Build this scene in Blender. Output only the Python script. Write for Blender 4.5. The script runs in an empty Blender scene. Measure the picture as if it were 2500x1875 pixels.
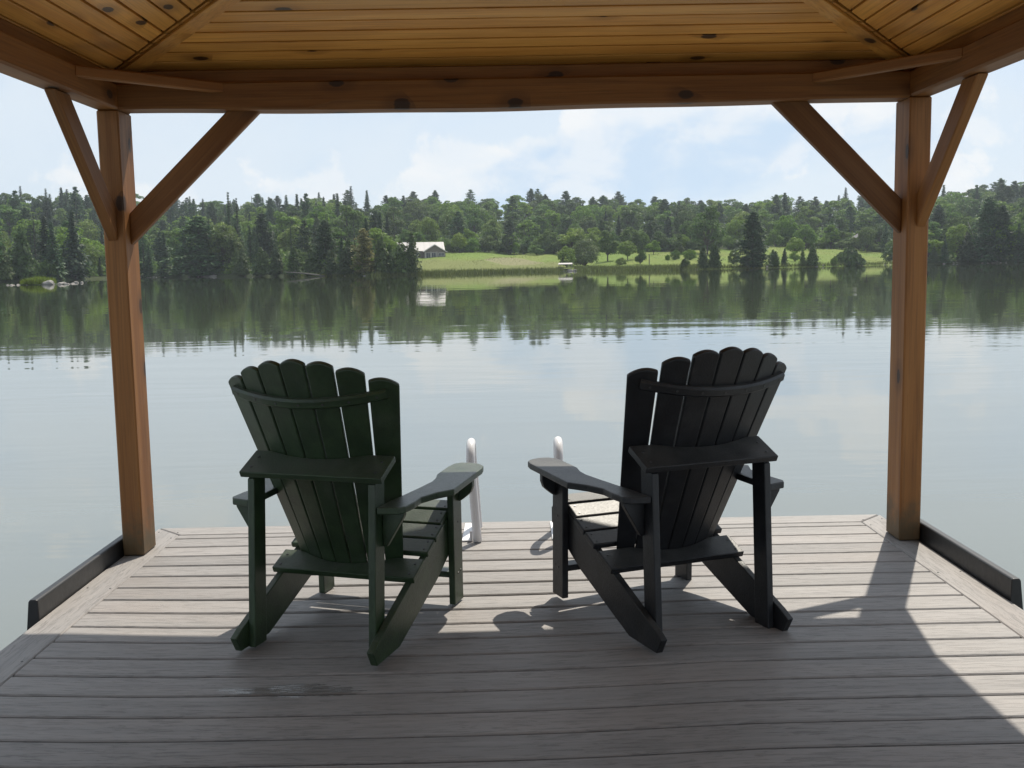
import bpy, bmesh, math, random
import numpy as np
from mathutils import Vector, Matrix

rnd = random.Random(7)
rng = np.random.default_rng(11)
R = math.radians
scene = bpy.context.scene
col = scene.collection

# ------------------------------------------------------------------ camera
EYE = Vector((0.0, 0.0, 1.222))
FPX = 2550.0                      # focal length in pixels of a 2500 px wide frame
p, yw, rl = R(6.54), R(0.42), R(1.02)
F = Vector((math.sin(yw) * math.cos(p), math.cos(yw) * math.cos(p), -math.sin(p)))
RT = Vector((math.cos(yw), -math.sin(yw), 0))
UP = RT.cross(F)
RR = RT * math.cos(rl) - UP * math.sin(rl)
UU = UP * math.cos(rl) + RT * math.sin(rl)
cam_d = bpy.data.cameras.new('camera')
cam_d.sensor_fit = 'HORIZONTAL'; cam_d.sensor_width = 36.0
cam_d.lens = 36.0 * FPX / 2500.0
cam_d.clip_start = 0.05; cam_d.clip_end = 6000
cam = bpy.data.objects.new('camera', cam_d); col.objects.link(cam)
cam.matrix_world = Matrix(((RR.x, UU.x, -F.x, EYE.x), (RR.y, UU.y, -F.y, EYE.y), (RR.z, UU.z, -F.z, EYE.z), (0, 0, 0, 1)))
scene.camera = cam

# ------------------------------------------------------------------ light
SUN_EL, SUN_AZ = R(56), R(24.4)     # azimuth to the right of the dock axis (+Y)
sun_dir = Vector((math.sin(SUN_AZ) * math.cos(SUN_EL), math.cos(SUN_AZ) * math.cos(SUN_EL), math.sin(SUN_EL)))
sd = bpy.data.lights.new('sun', 'SUN'); sd.energy = 4.1; sd.angle = R(0.55); sd.color = (1.0, 0.925, 0.80)
sun = bpy.data.objects.new('sun', sd); col.objects.link(sun)
sun.rotation_euler = sun_dir.to_track_quat('Z', 'Y').to_euler()
sun.location = (8, 18, 30)

world = bpy.data.worlds.new('World'); scene.world = world; world.use_nodes = True
wt = world.node_tree; wt.nodes.clear()
def wn(t, **k):
    n = wt.nodes.new(t)
    for a, v in k.items(): setattr(n, a, v)
    return n
def wl(a, b): wt.links.new(a, b)
def wmath(op, a, b=None, c=None, clamp=False):
    n = wn('ShaderNodeMath', operation=op, use_clamp=clamp)
    for i, v in enumerate((a, b, c)):
        if v is None: continue
        if isinstance(v, (int, float)): n.inputs[i].default_value = v
        else: wl(v, n.inputs[i])
    return n.outputs[0]
sky = wn('ShaderNodeTexSky', sky_type='NISHITA', sun_disc=False, sun_elevation=SUN_EL, sun_rotation=SUN_AZ,
         altitude=150, air_density=1.0, dust_density=1.6, ozone_density=1.2)
tc = wn('ShaderNodeTexCoord')
sep = wn('ShaderNodeSeparateXYZ'); wl(tc.outputs['Generated'], sep.inputs[0])
def wnoise(scale, detail, rough, off, dist=0.0, sc=(1, 1, 1)):
    m = wn('ShaderNodeMapping'); m.inputs['Location'].default_value = off; m.inputs['Scale'].default_value = sc
    wl(tc.outputs['Generated'], m.inputs[0])
    n = wn('ShaderNodeTexNoise'); n.inputs['Scale'].default_value = scale; n.inputs['Detail'].default_value = detail
    n.inputs['Roughness'].default_value = rough; n.inputs['Distortion'].default_value = dist
    wl(m.outputs[0], n.inputs['Vector']); return n.outputs['Fac']
def wsmooth(v, lo, hi):
    n = wn('ShaderNodeMapRange', interpolation_type='SMOOTHSTEP'); n.inputs[1].default_value = lo; n.inputs[2].default_value = hi
    wl(v, n.inputs[0]); return n.outputs[0]
def wmix(fac, a, b):
    n = wn('ShaderNodeMix', data_type='RGBA')
    wl(fac, n.inputs[0])
    for i, v in ((6, a), (7, b)):
        if isinstance(v, tuple): n.inputs[i].default_value = v
        else: wl(v, n.inputs[i])
    return n.outputs[2]
CLOUD = (6.9, 7.0, 7.1, 1); VEIL = (5.6, 6.25, 6.9, 1); BLUE = (3.9, 5.1, 6.8, 1); SHADE = (4.3, 5.45, 6.8, 1)
big = wnoise(2.2, 2, 0.5, (9.1, 0.9, 4.2))                          # where cumulus gathers
puff = wnoise(9.0, 14, 0.60, (3.3, 8.2, 3.1), 0.2, (1, 1, 1.25))
veil_n = wnoise(2.4, 7, 0.55, (4.7, 9.2, 3.0), 0.5, (1, 1, 2.2))
soft = wnoise(5.0, 6, 0.55, (4.3, 1.2, 9.6), 0.2, (1, 1, 1.5))
def cloud_field(tex, tex_w, drop, grow):
    f = wmath('ADD', wmath('MULTIPLY', wmath('SUBTRACT', tex, 0.5), tex_w), wmath('MULTIPLY', wmath('SUBTRACT', big, 0.5), 0.30))
    for az_, el_c, wd in ((5.6, 5.6, 0.105), (9.2, 7.4, 0.11), (13.4, 6.6, 0.09), (0.4, 5.6, 0.060), (-3.0, 4.2, 0.055), (3.0, 3.6, 0.06), (20.5, 7.5, 0.08), (-20.0, 3.0, 0.06), (-36, 9, 0.14), (42, 9, 0.16)):
        e_ = R(el_c - drop); wd *= grow
        q = Vector((math.sin(R(az_)) * math.cos(e_), math.cos(R(az_)) * math.cos(e_), math.sin(e_)))
        vs_ = wn('ShaderNodeVectorMath', operation='SUBTRACT'); wl(tc.outputs['Generated'], vs_.inputs[0]); vs_.inputs[1].default_value = q
        vm = wn('ShaderNodeVectorMath', operation='MULTIPLY'); wl(vs_.outputs[0], vm.inputs[0]); vm.inputs[1].default_value = (1, 1, 1.7)
        ln = wn('ShaderNodeVectorMath', operation='LENGTH'); wl(vm.outputs[0], ln.inputs[0])
        f = wmath('ADD', f, wmath('MULTIPLY', wsmooth(ln.outputs['Value'], wd * 1.35, 0.0), 0.20))
    return f
rim = wsmooth(cloud_field(puff, 1.15, 0.0, 1.0), 0.065, 0.150)
heart = wsmooth(cloud_field(soft, 0.8, 1.7, 1.0), 0.07, 0.19)
core = wsmooth(wnoise(14, 10, 0.58, (1.45, 4.35, 0.85), 0.3, (1, 1, 1.6)), 0.40, 0.64)
veil_m = wsmooth(veil_n, 0.34, 0.60)
low = wsmooth(sep.outputs['Z'], 0.22, 0.02)                         # milky near the horizon
veil_f = wmath('MAXIMUM', wmath('MULTIPLY_ADD', veil_m, 0.40, 0.55), wmath('MULTIPLY', low, 0.8), clamp=True)
blue = wmix(wmath('MULTIPLY_ADD', sep.outputs['Z'], 0.0, 0.6), sky.outputs[0], BLUE)
c1 = wmix(veil_f, blue, VEIL)
c2 = wmix(wmath('MULTIPLY', rim, wmath('MULTIPLY_ADD', core, 0.40, 0.52)), c1, CLOUD)
c2 = wmix(wmath('MULTIPLY', heart, wmath('MULTIPLY_ADD', core, -0.55, 0.90)), c2, SHADE)
bg = wn('ShaderNodeBackground'); wl(c2, bg.inputs[0]); bg.inputs[1].default_value = 0.092
wo = wn('ShaderNodeOutputWorld'); wl(bg.outputs[0], wo.inputs[0])

scene.view_settings.view_transform = 'Standard'; scene.view_settings.look = 'None'
scene.view_settings.exposure = 0.55; scene.view_settings.gamma = 1.0
scene.view_settings.use_curve_mapping = False
scene.cycles.max_bounces = 8; scene.cycles.diffuse_bounces = 4; scene.cycles.glossy_bounces = 4
scene.cycles.transmission_bounces = 4; scene.cycles.volume_bounces = 0; scene.cycles.transparent_max_bounces = 4
scene.cycles.use_denoising = True
scene.cycles.sample_clamp_indirect = 4.0
scene.cycles.blur_glossy = 0.3

# ------------------------------------------------------------------ node helpers
class NT:
    def __init__(s, name):
        s.m = bpy.data.materials.new(name); s.m.use_nodes = True
        s.t = s.m.node_tree; s.t.nodes.clear()
        s.out = s.t.nodes.new('ShaderNodeOutputMaterial')
    def n(s, t, **k):
        x = s.t.nodes.new(t)
        for a, v in k.items(): setattr(x, a, v)
        return x
    def put(s, sock, v):
        if v is None: return
        if isinstance(v, bpy.types.NodeSocket): s.t.links.new(v, sock)
        elif isinstance(v, tuple) and len(v) == 3 and sock.type == 'RGBA': sock.default_value = (*v, 1)
        else: sock.default_value = v
    def math(s, op, a, b=None, c=None, clamp=False):
        x = s.n('ShaderNodeMath', operation=op, use_clamp=clamp)
        for i, v in enumerate((a, b, c)): s.put(x.inputs[i], v)
        return x.outputs[0]
    def mix(s, f, a, b, blend='MIX'):
        x = s.n('ShaderNodeMix', data_type='RGBA', blend_type=blend)
        s.put(x.inputs[0], f); s.put(x.inputs[6], a); s.put(x.inputs[7], b); return x.outputs[2]
    def smooth(s, v, lo, hi, a=0.0, b=1.0):
        x = s.n('ShaderNodeMapRange', interpolation_type='SMOOTHSTEP')
        for i, q in enumerate((v, lo, hi, a, b)): s.put(x.inputs[i], q)
        return x.outputs[0]
    def map(s, vec, scale=(1, 1, 1), loc=(0, 0, 0)):
        x = s.n('ShaderNodeMapping'); s.put(x.inputs[0], vec)
        x.inputs['Scale'].default_value = scale; x.inputs['Location'].default_value = loc; return x.outputs[0]
    def noise(s, vec, scale=1.0, detail=4, rough=0.5, dist=0.0):
        x = s.n('ShaderNodeTexNoise'); s.put(x.inputs['Vector'], vec)
        x.inputs['Scale'].default_value = scale; x.inputs['Detail'].default_value = detail
        x.inputs['Roughness'].default_value = rough; x.inputs['Distortion'].default_value = dist; return x.outputs['Fac']
    def objvec(s):
        t = s.n('ShaderNodeTexCoord'); i = s.n('ShaderNodeObjectInfo')
        v = s.n('ShaderNodeVectorMath', operation='SCALE'); v.inputs[0].default_value = (37.0, 61.0, 83.0); s.put(v.inputs['Scale'], i.outputs['Random'])
        a = s.n('ShaderNodeVectorMath', operation='ADD'); s.put(a.inputs[0], t.outputs['Object']); s.put(a.inputs[1], v.outputs[0])
        return a.outputs[0], i.outputs['Random']
    def bump(s, h, strength, dist, normal=None):
        x = s.n('ShaderNodeBump'); s.put(x.inputs['Height'], h); x.inputs['Strength'].default_value = strength
        x.inputs['Distance'].default_value = dist; s.put(x.inputs['Normal'], normal); return x.outputs[0]
    def bsdf(s, color, rough, normal=None, metallic=0.0, spec=0.5, **k):
        x = s.n('ShaderNodeBsdfPrincipled'); s.put(x.inputs['Base Color'], color); s.put(x.inputs['Roughness'], rough)
        s.put(x.inputs['Normal'], normal); s.put(x.inputs['Metallic'], metallic); s.put(x.inputs['Specular IOR Level'], spec)
        for a, v in k.items(): s.put(x.inputs[a], v)
        s.t.links.new(x.outputs[0], s.out.inputs[0]); return x

def wood_mat(name, ca, cb, cdark, rough=0.5, knots=0.8, weather=False, coat=0.0):
    M = NT(name); v, rd = M.objvec()
    warp = M.noise(M.map(v, (1.3, 4, 4)), 1.0, 3)
    g1 = M.noise(M.map(v, (0.7, 16, 16)), 1.0, 5, 0.6, 0.6)
    g2 = M.noise(M.map(v, (3.0, 150, 150)), 1.0, 3, 0.6)
    c = M.mix(M.smooth(g1, 0.3, 0.7), ca, cb)
    c = M.mix(M.math('MULTIPLY', M.smooth(g2, 0.42, 0.72), 0.35), c, cdark)
    c = M.mix(M.math('MULTIPLY', M.smooth(warp, 0.45, 0.75), 0.35), c, cdark)
    vo = M.n('ShaderNodeTexVoronoi', voronoi_dimensions='2D'); vo.inputs['Scale'].default_value = 1.0; vo.inputs['Randomness'].default_value = 1.0
    sx = M.n('ShaderNodeSeparateXYZ'); M.put(sx.inputs[0], v); cx_ = M.n('ShaderNodeCombineXYZ')
    M.put(cx_.inputs[0], M.math('MULTIPLY', sx.outputs[0], 4.2)); M.put(cx_.inputs[1], M.math('MULTIPLY', M.math('ADD', sx.outputs[1], sx.outputs[2]), 8.0)); M.put(vo.inputs['Vector'], cx_.outputs[0])
    sc = M.n('ShaderNodeSeparateColor'); M.put(sc.inputs[0], vo.outputs['Color'])
    on = M.math('GREATER_THAN', sc.outputs[0], 1.0 - 0.10 * knots)
    kr = M.math('MULTIPLY', M.smooth(M.math('ADD', vo.outputs['Distance'], M.math('MULTIPLY', M.math('SUBTRACT', g2, 0.5), 0.08)), 0.155, 0.115), on)
    halo = M.math('MULTIPLY', M.smooth(vo.outputs['Distance'], 0.46, 0.18), on)
    c = M.mix(M.math('MULTIPLY', halo, 0.45), c, cdark)
    c = M.mix(M.math('MULTIPLY', kr, 0.9), c, (0.030, 0.014, 0.007))
    br = M.math('MULTIPLY_ADD', rd, 0.34, 0.83)
    hs = M.n('ShaderNodeHueSaturation'); M.put(hs.inputs['Value'], br); M.put(hs.inputs['Color'], c); c = hs.outputs[0]
    if weather:      # damp, algae-stained foot of the posts
        ge = M.n('ShaderNodeNewGeometry'); sp = M.n('ShaderNodeSeparateXYZ'); M.put(sp.inputs[0], ge.outputs['Position'])
        nz = M.noise(ge.outputs['Position'], 14, 5, 0.65)
        k = M.math('ADD', M.smooth(sp.outputs[2], 0.34, 0.0), M.math('MULTIPLY', M.math('SUBTRACT', nz, 0.5), 1.3))
        c = M.mix(M.math('MULTIPLY', M.smooth(k, 0.30, 1.05), 0.8), c, (0.060, 0.052, 0.026))
    b = M.bump(M.math('ADD', g2, M.math('MULTIPLY', g1, 0.5)), 0.25, 0.004)
    M.bsdf(c, M.math('MULTIPLY_ADD', g1, 0.25, rough - 0.1), b, spec=0.45, **({'Coat Weight': coat, 'Coat Roughness': 0.22} if coat else {}))
    return M.m

def plastic_lumber(name, base, hi, rough):
    M = NT(name); v, rd = M.objvec()
    g = M.noise(M.map(v, (14, 14, 70)), 1.0, 4, 0.6); s = M.noise(v, 160, 3, 0.6); d = M.noise(v, 7, 4, 0.6)
    c = M.mix(M.smooth(g, 0.35, 0.75), base, hi)
    c = M.mix(M.math('MULTIPLY', M.smooth(d, 0.5, 0.75), 0.3), c, (0.06, 0.06, 0.057))       # dusty film
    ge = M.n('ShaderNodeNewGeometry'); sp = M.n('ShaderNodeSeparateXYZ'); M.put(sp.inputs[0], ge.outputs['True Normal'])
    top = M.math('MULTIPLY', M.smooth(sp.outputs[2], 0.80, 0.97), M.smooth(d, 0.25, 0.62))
    c = M.mix(M.math('MULTIPLY', top, 0.38), c, (0.115, 0.115, 0.105))      # sky sheen painted in as a pale film on upward faces
    b = M.bump(s, 0.35, 0.0025, M.bump(g, 0.25, 0.003))
    M.bsdf(c, M.math('MULTIPLY_ADD', s, 0.28, rough - 0.14), b, spec=0.5)
    return M.m

def plain(name, color, rough, metallic=0.0, vary=0.25, scale=20.0, bump=0.15):
    M = NT(name); v, rd = M.objvec()
    a = M.noise(v, scale, 5, 0.6)
    c = M.mix(M.math('MULTIPLY', a, vary * 2), color, tuple(x * 0.45 for x in color))
    M.bsdf(c, M.math('MULTIPLY_ADD', a, 0.2, rough - 0.1), M.bump(a, bump, 0.003), metallic)
    return M.m

MAT = {}
MAT['timber'] = wood_mat('stained_timber', (0.280, 0.118, 0.026), (0.195, 0.074, 0.014), (0.070, 0.024, 0.005), 0.58, 2.1, True)
MAT['ceiling'] = wood_mat('varnished_pine', (0.80, 0.400, 0.092), (0.66, 0.290, 0.056), (0.27, 0.105, 0.020), 0.38, 1.6, False, 0.25)
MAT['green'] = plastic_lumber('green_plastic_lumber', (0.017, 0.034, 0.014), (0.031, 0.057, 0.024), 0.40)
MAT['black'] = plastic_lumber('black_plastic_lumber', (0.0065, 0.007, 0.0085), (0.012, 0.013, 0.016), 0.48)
MAT['rail'] = plain('black_rubber_edge', (0.012, 0.012, 0.013), 0.42, 0, 0.2, 30, 0.3)
MAT['ladder'] = plain('white_painted_aluminium', (0.74, 0.74, 0.76), 0.32, 0.0, 0.08, 9, 0.05)
MAT['screw'] = plain('screw_steel', (0.10, 0.10, 0.10), 0.45, 0.7)
MAT['shingle'] = plain('roof_shingle', (0.05, 0.045, 0.04), 0.9, 0, 0.4, 40, 0.5)
MAT['float'] = plain('dock_float', (0.03, 0.03, 0.032), 0.6)
MAT['barn'] = plain('weathered_barn_boards', (0.13, 0.125, 0.13), 0.85, 0, 0.4, 3, 0.3)
MAT['house_wall'] = plain('house_siding', (0.21, 0.175, 0.165), 0.8, 0, 0.2, 2)
MAT['house_trim'] = plain('house_trim', (0.62, 0.60, 0.58), 0.6, 0, 0.1, 2)
MAT['metal_roof'] = plain('pale_metal_roof', (0.40, 0.375, 0.365), 0.55, 0, 0.1, 1.0)
MAT['glass'] = plain('window_glass', (0.03, 0.035, 0.04), 0.08, 0, 0.05)
MAT['pole'] = plain('weathered_pole', (0.20, 0.18, 0.15), 0.85)
MAT['driftwood'] = plain('grey_driftwood', (0.16, 0.15, 0.13), 0.85, 0, 0.4, 4)

def deck_mat():
    M = NT('grey_composite_decking'); v, rd = M.objvec()
    ge = M.n('ShaderNodeNewGeometry'); pos = ge.outputs['Position']
    st = M.noise(M.map(v, (1.6, 42, 42)), 1.0, 4, 0.6, 0.4)
    fine = M.noise(M.map(v, (11.0, 105, 105)), 1.0, 5, 0.66, 0.7)
    blot = M.noise(M.map(v, (2.2, 6, 6)), 1.0, 3, 0.55)
    warm = M.noise(M.map(v, (0.8, 3, 3), (9, 4, 1)), 1.0, 3, 0.5)
    c = M.mix(M.smooth(st, 0.3, 0.72), (0.240, 0.225, 0.216), (0.192, 0.183, 0.178))
    c = M.mix(M.math('MULTIPLY', M.smooth(warm, 0.45, 0.75), 0.5), c, (0.220, 0.190, 0.172))
    lines = M.smooth(fine, 0.49, 0.60)
    c = M.mix(M.math('MULTIPLY', lines, M.math('MULTIPLY_ADD', M.smooth(blot, 0.35, 0.65), 0.20, 0.24)), c, (0.062, 0.058, 0.057))
    hs = M.n('ShaderNodeHueSaturation'); M.put(hs.inputs['Value'], M.math('MULTIPLY_ADD', rd, 0.26, 0.94)); M.put(hs.inputs['Color'], c); c = hs.outputs[0]
    # dirt spots and a damp patch left on one board
    sp = M.n('ShaderNodeSeparateXYZ'); M.put(sp.inputs[0], pos)
    dirt = M.smooth(M.noise(pos, 2.3, 6, 0.7), 0.63, 0.74)
    c = M.mix(M.math('MULTIPLY', dirt, 0.35), c, (0.10, 0.075, 0.05))
    dx = M.math('DIVIDE', M.math('SUBTRACT', sp.outputs[0], -0.64), 0.215)
    dy = M.math('DIVIDE', M.math('SUBTRACT', sp.outputs[1], 2.966), 0.052)
    rr = M.math('SQRT', M.math('ADD', M.math('MULTIPLY', dx, dx), M.math('MULTIPLY', dy, dy)))
    nn = M.noise(M.map(pos, (9, 40, 1)), 1.0, 4, 0.6)
    rr = M.math('ADD', rr, M.math('MULTIPLY', M.math('SUBTRACT', nn, 0.5), 1.5))
    wet = M.smooth(rr, 1.0, 0.72)
    c = M.mix(M.math('MULTIPLY', wet, 0.5), c, (0.07, 0.065, 0.06))
    rough = M.math('SUBTRACT', M.math('MULTIPLY_ADD', fine, 0.18, 0.47), M.math('MULTIPLY', wet, 0.40))
    b = M.bump(M.math('SUBTRACT', M.math('MULTIPLY', st, 0.5), lines), 0.30, 0.0018)
    M.bsdf(c, rough, b, spec=0.45)
    return M.m
MAT['deck'] = deck_mat()

# ------------------------------------------------------------------ object helpers
def tag(o, label=None, cat=None, group=None, kind=None):
    if label: o['label'] = label
    if cat: o['category'] = cat
    if group: o['group'] = group
    if kind: o['kind'] = kind
    return o
def empty(name, loc=(0, 0, 0), rz=0.0):
    o = bpy.data.objects.new(name, None); col.objects.link(o)
    o.location = loc; o.rotation_euler = (0, 0, rz); o.empty_display_size = 0.2
    return o
def attach(o, parent, inv=None):
    if parent is not None:
        o.parent = parent
        if inv is not None: o.matrix_parent_inverse = inv
    return o
def bm_obj(name, bm, mat, parent=None, M=None, inv=None, smooth=False):
    me = bpy.data.meshes.new(name); bm.to_mesh(me); bm.free()
    if mat is not None: me.materials.append(mat)
    if smooth:
        me.polygons.foreach_set('use_smooth', [True] * len(me.polygons))
    o = bpy.data.objects.new(name, me); col.objects.link(o)
    if M is not None: o.matrix_basis = M
    return attach(o, parent, inv)
def np_mesh(name, verts, faces, mats=(), mat_idx=None, smooth=False):
    """verts (n,3); faces (m,k) array"""
    me = bpy.data.meshes.new(name)
    verts = np.asarray(verts, np.float32); faces = np.asarray(faces, np.int32)
    m, k = faces.shape
    me.vertices.add(len(verts)); me.vertices.foreach_set('co', verts.ravel())
    me.loops.add(m * k); me.loops.foreach_set('vertex_index', faces.ravel())
    me.polygons.add(m); me.polygons.foreach_set('loop_start', np.arange(0, m * k, k, dtype=np.int32))
    try: me.polygons.foreach_set('loop_total', np.full(m, k, np.int32))
    except Exception: pass
    for x in mats: me.materials.append(x)
    if mat_idx is not None: me.polygons.foreach_set('material_index', np.asarray(mat_idx, np.int32))
    if smooth: me.polygons.foreach_set('use_smooth', np.ones(m, bool))
    me.update(calc_edges=True); me.validate()
    return me
def me_obj(name, me, parent=None):
    o = bpy.data.objects.new(name, me); col.objects.link(o); return attach(o, parent)

def prism(name, pts, ext, xaxis, mat, parent=None, inv=None, bevel=0.003, seg=1, smooth=False):
    """planar polygon pts (3-D points) extruded by vector ext; local X runs along xaxis (the grain)"""
    pts = [Vector(q) for q in pts]; ext = Vector(ext); X = Vector(xaxis).normalized()
    Z = ext.normalized(); X = (X - Z * X.dot(Z)).normalized() if abs(X.dot(Z)) < 0.99 else Z.orthogonal()
    Y = Z.cross(X)
    c = sum(pts, Vector()) / len(pts) + ext * 0.5
    bm = bmesh.new()
    L = lambda q: Vector(((q - c).dot(X), (q - c).dot(Y), (q - c).dot(Z)))
    a = [bm.verts.new(L(q)) for q in pts]; b = [bm.verts.new(L(q + ext)) for q in pts]
    n = len(pts)
    bm.faces.new(a[::-1]); bm.faces.new(b)
    for i in range(n): bm.faces.new((a[i], a[(i + 1) % n], b[(i + 1) % n], b[i]))
    bmesh.ops.recalc_face_normals(bm, faces=bm.faces)
    if bevel:
        ed = [e for e in bm.edges if len(e.link_faces) == 2 and e.calc_face_angle(0) > 0.35]
        bmesh.ops.bevel(bm, geom=ed, offset=bevel, segments=seg, affect='EDGES', profile=0.5, clamp_overlap=True)
    M = Matrix(((X.x, Y.x, Z.x, c.x), (X.y, Y.y, Z.y, c.y), (X.z, Y.z, Z.z, c.z), (0, 0, 0, 1)))
    return bm_obj(name, bm, mat, parent, M, inv)
def timber(name, p0, p1, w, h, mat, parent=None, inv=None, bevel=0.005, up=(0, 0, 1)):
    """straight stick from p0 to p1 (centre line), w across, h along up"""
    p0, p1 = Vector(p0), Vector(p1); d = (p1 - p0).normalized()
    S = d.cross(Vector(up)).normalized(); U = S.cross(d)
    q = [p0 - S * w / 2 - U * h / 2, p1 - S * w / 2 - U * h / 2, p1 - S * w / 2 + U * h / 2, p0 - S * w / 2 + U * h / 2]
    return prism(name, q, S * w, d, mat, parent, inv, bevel)
def tube_bm(path, rad, n=12, caps=True):
    bm = bmesh.new(); rings = []
    path = [Vector(q) for q in path]; prev = None
    for i, q in enumerate(path):
        t = (path[min(i + 1, len(path) - 1)] - path[max(i - 1, 0)]).normalized()
        if prev is None: nrm = t.orthogonal().normalized()
        else: nrm = (prev - t * prev.dot(t)).normalized()
        prev = nrm; b = t.cross(nrm)
        r = rad[i] if isinstance(rad, (list, tuple)) else rad
        rings.append([bm.verts.new(q + (nrm * math.cos(a) + b * math.sin(a)) * r) for a in [2 * math.pi * k / n for k in range(n)]])
    for a, b in zip(rings, rings[1:]):
        for k in range(n): bm.faces.new((a[k], a[(k + 1) % n], b[(k + 1) % n], b[k]))
    if caps: bm.faces.new(rings[0][::-1]); bm.faces.new(rings[-1])
    bmesh.ops.recalc_face_normals(bm, faces=bm.faces)
    return bm

def pix(x, y):                     # viewing direction of a point of the photograph (2500 px wide)
    return F + RR * ((x - 1250) / FPX) - UU * ((y - 937.5) / FPX)

# ------------------------------------------------------------------ water
WZ = -0.40
def water_mat():
    M = NT('lake_water'); g = M.n('ShaderNodeNewGeometry'); pos = g.outputs['Position']
    w1 = M.noise(M.map(pos, (0.55, 1.9, 1)), 1.0, 3, 0.5, 0.3)
    w2 = M.noise(M.map(pos, (1.6, 7.0, 1), (3, 8, 0)), 1.0, 2, 0.5, 0.2)
    w3 = M.noise(M.map(pos, (0.07, 0.35, 1), (13, 5, 0)), 1.0, 2, 0.5)
    calm = M.smooth(M.noise(M.map(pos, (0.06, 0.22, 1), (5, 1, 0)), 1.0, 4, 0.55), 0.36, 0.66, 0.15, 1.35)
    h = M.math('ADD', M.math('MULTIPLY', w1, 0.0030), M.math('MULTIPLY', w2, 0.0005))
    h = M.math('MULTIPLY', h, calm)
    h = M.math('ADD', h, M.math('MULTIPLY', w3, 0.0105))
    sp = M.n('ShaderNodeSeparateXYZ'); M.put(sp.inputs[0], pos)
    h = M.math('MULTIPLY', h, M.smooth(sp.outputs[1], 20.0, 110.0, 1.0, 0.45))     # lee of the wooded shore lies calmer
    b = M.bump(h, 1.0, 1.0)
    far_mix = M.smooth(M.math('ADD', sp.outputs[1], M.math('MULTIPLY', M.noise(M.map(pos, (0.08, 0.05, 1)), 1.0, 3, 0.5), 8.0)), 9.0, 34.0)  # body colour paler near the dock, darker olive farther out
    M.bsdf(M.mix(far_mix, (0.148, 0.165, 0.158), (0.050, 0.062, 0.032)), 0.006, b, spec=0.5, IOR=1.45)
    return M.m
MAT['water'] = water_mat()
me = np_mesh('lake', [(-720, -50, WZ), (720, -50, WZ), (720, 960, WZ), (-720, 960, WZ)], [(0, 1, 2, 3)], [MAT['water']])
lake = me_obj('lake', me); tag(lake, kind='structure', label='calm lake mirroring the wooded far shore')

# ------------------------------------------------------------------ dock
def sag(x, y):                     # the deck dips a little left of its middle
    t = min(max((4.5 - y) / 1.1, 0.0), 1.0); t = t * t * (3 - 2 * t)
    u = max(0.0, 1 - ((x + 0.45) / 1.15) ** 2)
    return -0.019 * u * u * (3 - 2 * u) * t * (0.4 + 0.6 * min(1, max(0, (y + 2) / 3)))
DX0, DX1, DY1, DY0 = -1.522, 1.652, 4.755, -1.9
dock = empty('dock', (0.06, 1.4, 0)); tag(dock, 'grey composite deck of long boards with mitred border beside the lake', 'dock')
dock_inv = Matrix.Translation((-0.06, -1.4, 0))
def deck_board(x0, x1, y0, y1, name='deck_board', th=0.024, n=26):
    """board along X, following the dip of the deck, edges eased"""
    cy = (y0 + y1) / 2; hw = (y1 - y0) / 2; e = 0.004
    prof = [(-hw, -th), (-hw, -e), (-hw + e, 0), (hw - e, 0), (hw, -e), (hw, -th)]
    e = 0.003
    V = []; Fc = []
    xs = np.linspace(x0, x1, n)
    cx = (x0 + x1) / 2
    for x in xs:
        for (a, z) in prof: V.append((x - cx, a, z + sag(x, cy)))
    k = len(prof)
    for i in range(n - 1):
        for j in range(k):
            a = i * k + j; b = i * k + (j + 1) % k
            Fc.append((a, b, b + k, a + k))
    bm = bmesh.new(); vs = [bm.verts.new(v) for v in V]
    for f in Fc: bm.faces.new([vs[q] for q in f])
    bm.faces.new([vs[q] for q in range(k)][::-1]); bm.faces.new([vs[(n - 1) * k + q] for q in range(k)])
    bmesh.ops.recalc_face_normals(bm, faces=bm.faces)
    return bm_obj(name, bm, MAT['deck'], dock, Matrix.Translation((cx, cy, 0)), dock_inv)
GAP = 0.0115
ys = [4.755, 4.682] + [4.682 - 0.1450 * i for i in range(1, 46)]
for a, b in zip(ys, ys[1:]):
    if b < DY0: break
    deck_board(DX0 + 0.003, DX1 - 0.003, b + GAP / 2, a - GAP / 2)
BO = 0.136                         # border boards, mitred at the far corners
def border(pts, ax):
    pts = [(x, y, -0.024) for x, y in pts]
    return prism('border_board', pts, (0, 0, 0.024), ax, MAT['deck'], dock, dock_inv, 0.004)
border([(DX0 - BO, DY1 + BO), (DX1 + BO - 0.006, DY1 + BO), (DX1 - 0.002, DY1 + 0.002), (DX0 + 0.003, DY1 + 0.002)], (1, 0, 0))
border([(DX0 - BO - 0.003, DY1 + BO - 0.004), (DX0 - 0.002, DY1 - 0.002), (DX0 - 0.002, 1.60), (DX0 - BO - 0.003, 1.60)], (0, 1, 0))
border([(DX0 - 0.002, 1.595), (DX0 - BO - 0.003, 1.595), (DX0 - BO - 0.003, DY0), (DX0 - 0.002, DY0)], (0, 1, 0))
border([(DX1 + BO - 0.001, DY1 + BO - 0.006), (DX1 + 0.002, DY1 - 0.003), (DX1 + 0.002, 1.20), (DX1 + BO - 0.001, 1.20)], (0, 1, 0))
border([(DX1 + 0.002, 1.195), (DX1 + BO - 0.001, 1.195), (DX1 + BO - 0.001, DY0), (DX1 + 0.002, DY0)], (0, 1, 0))
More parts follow.
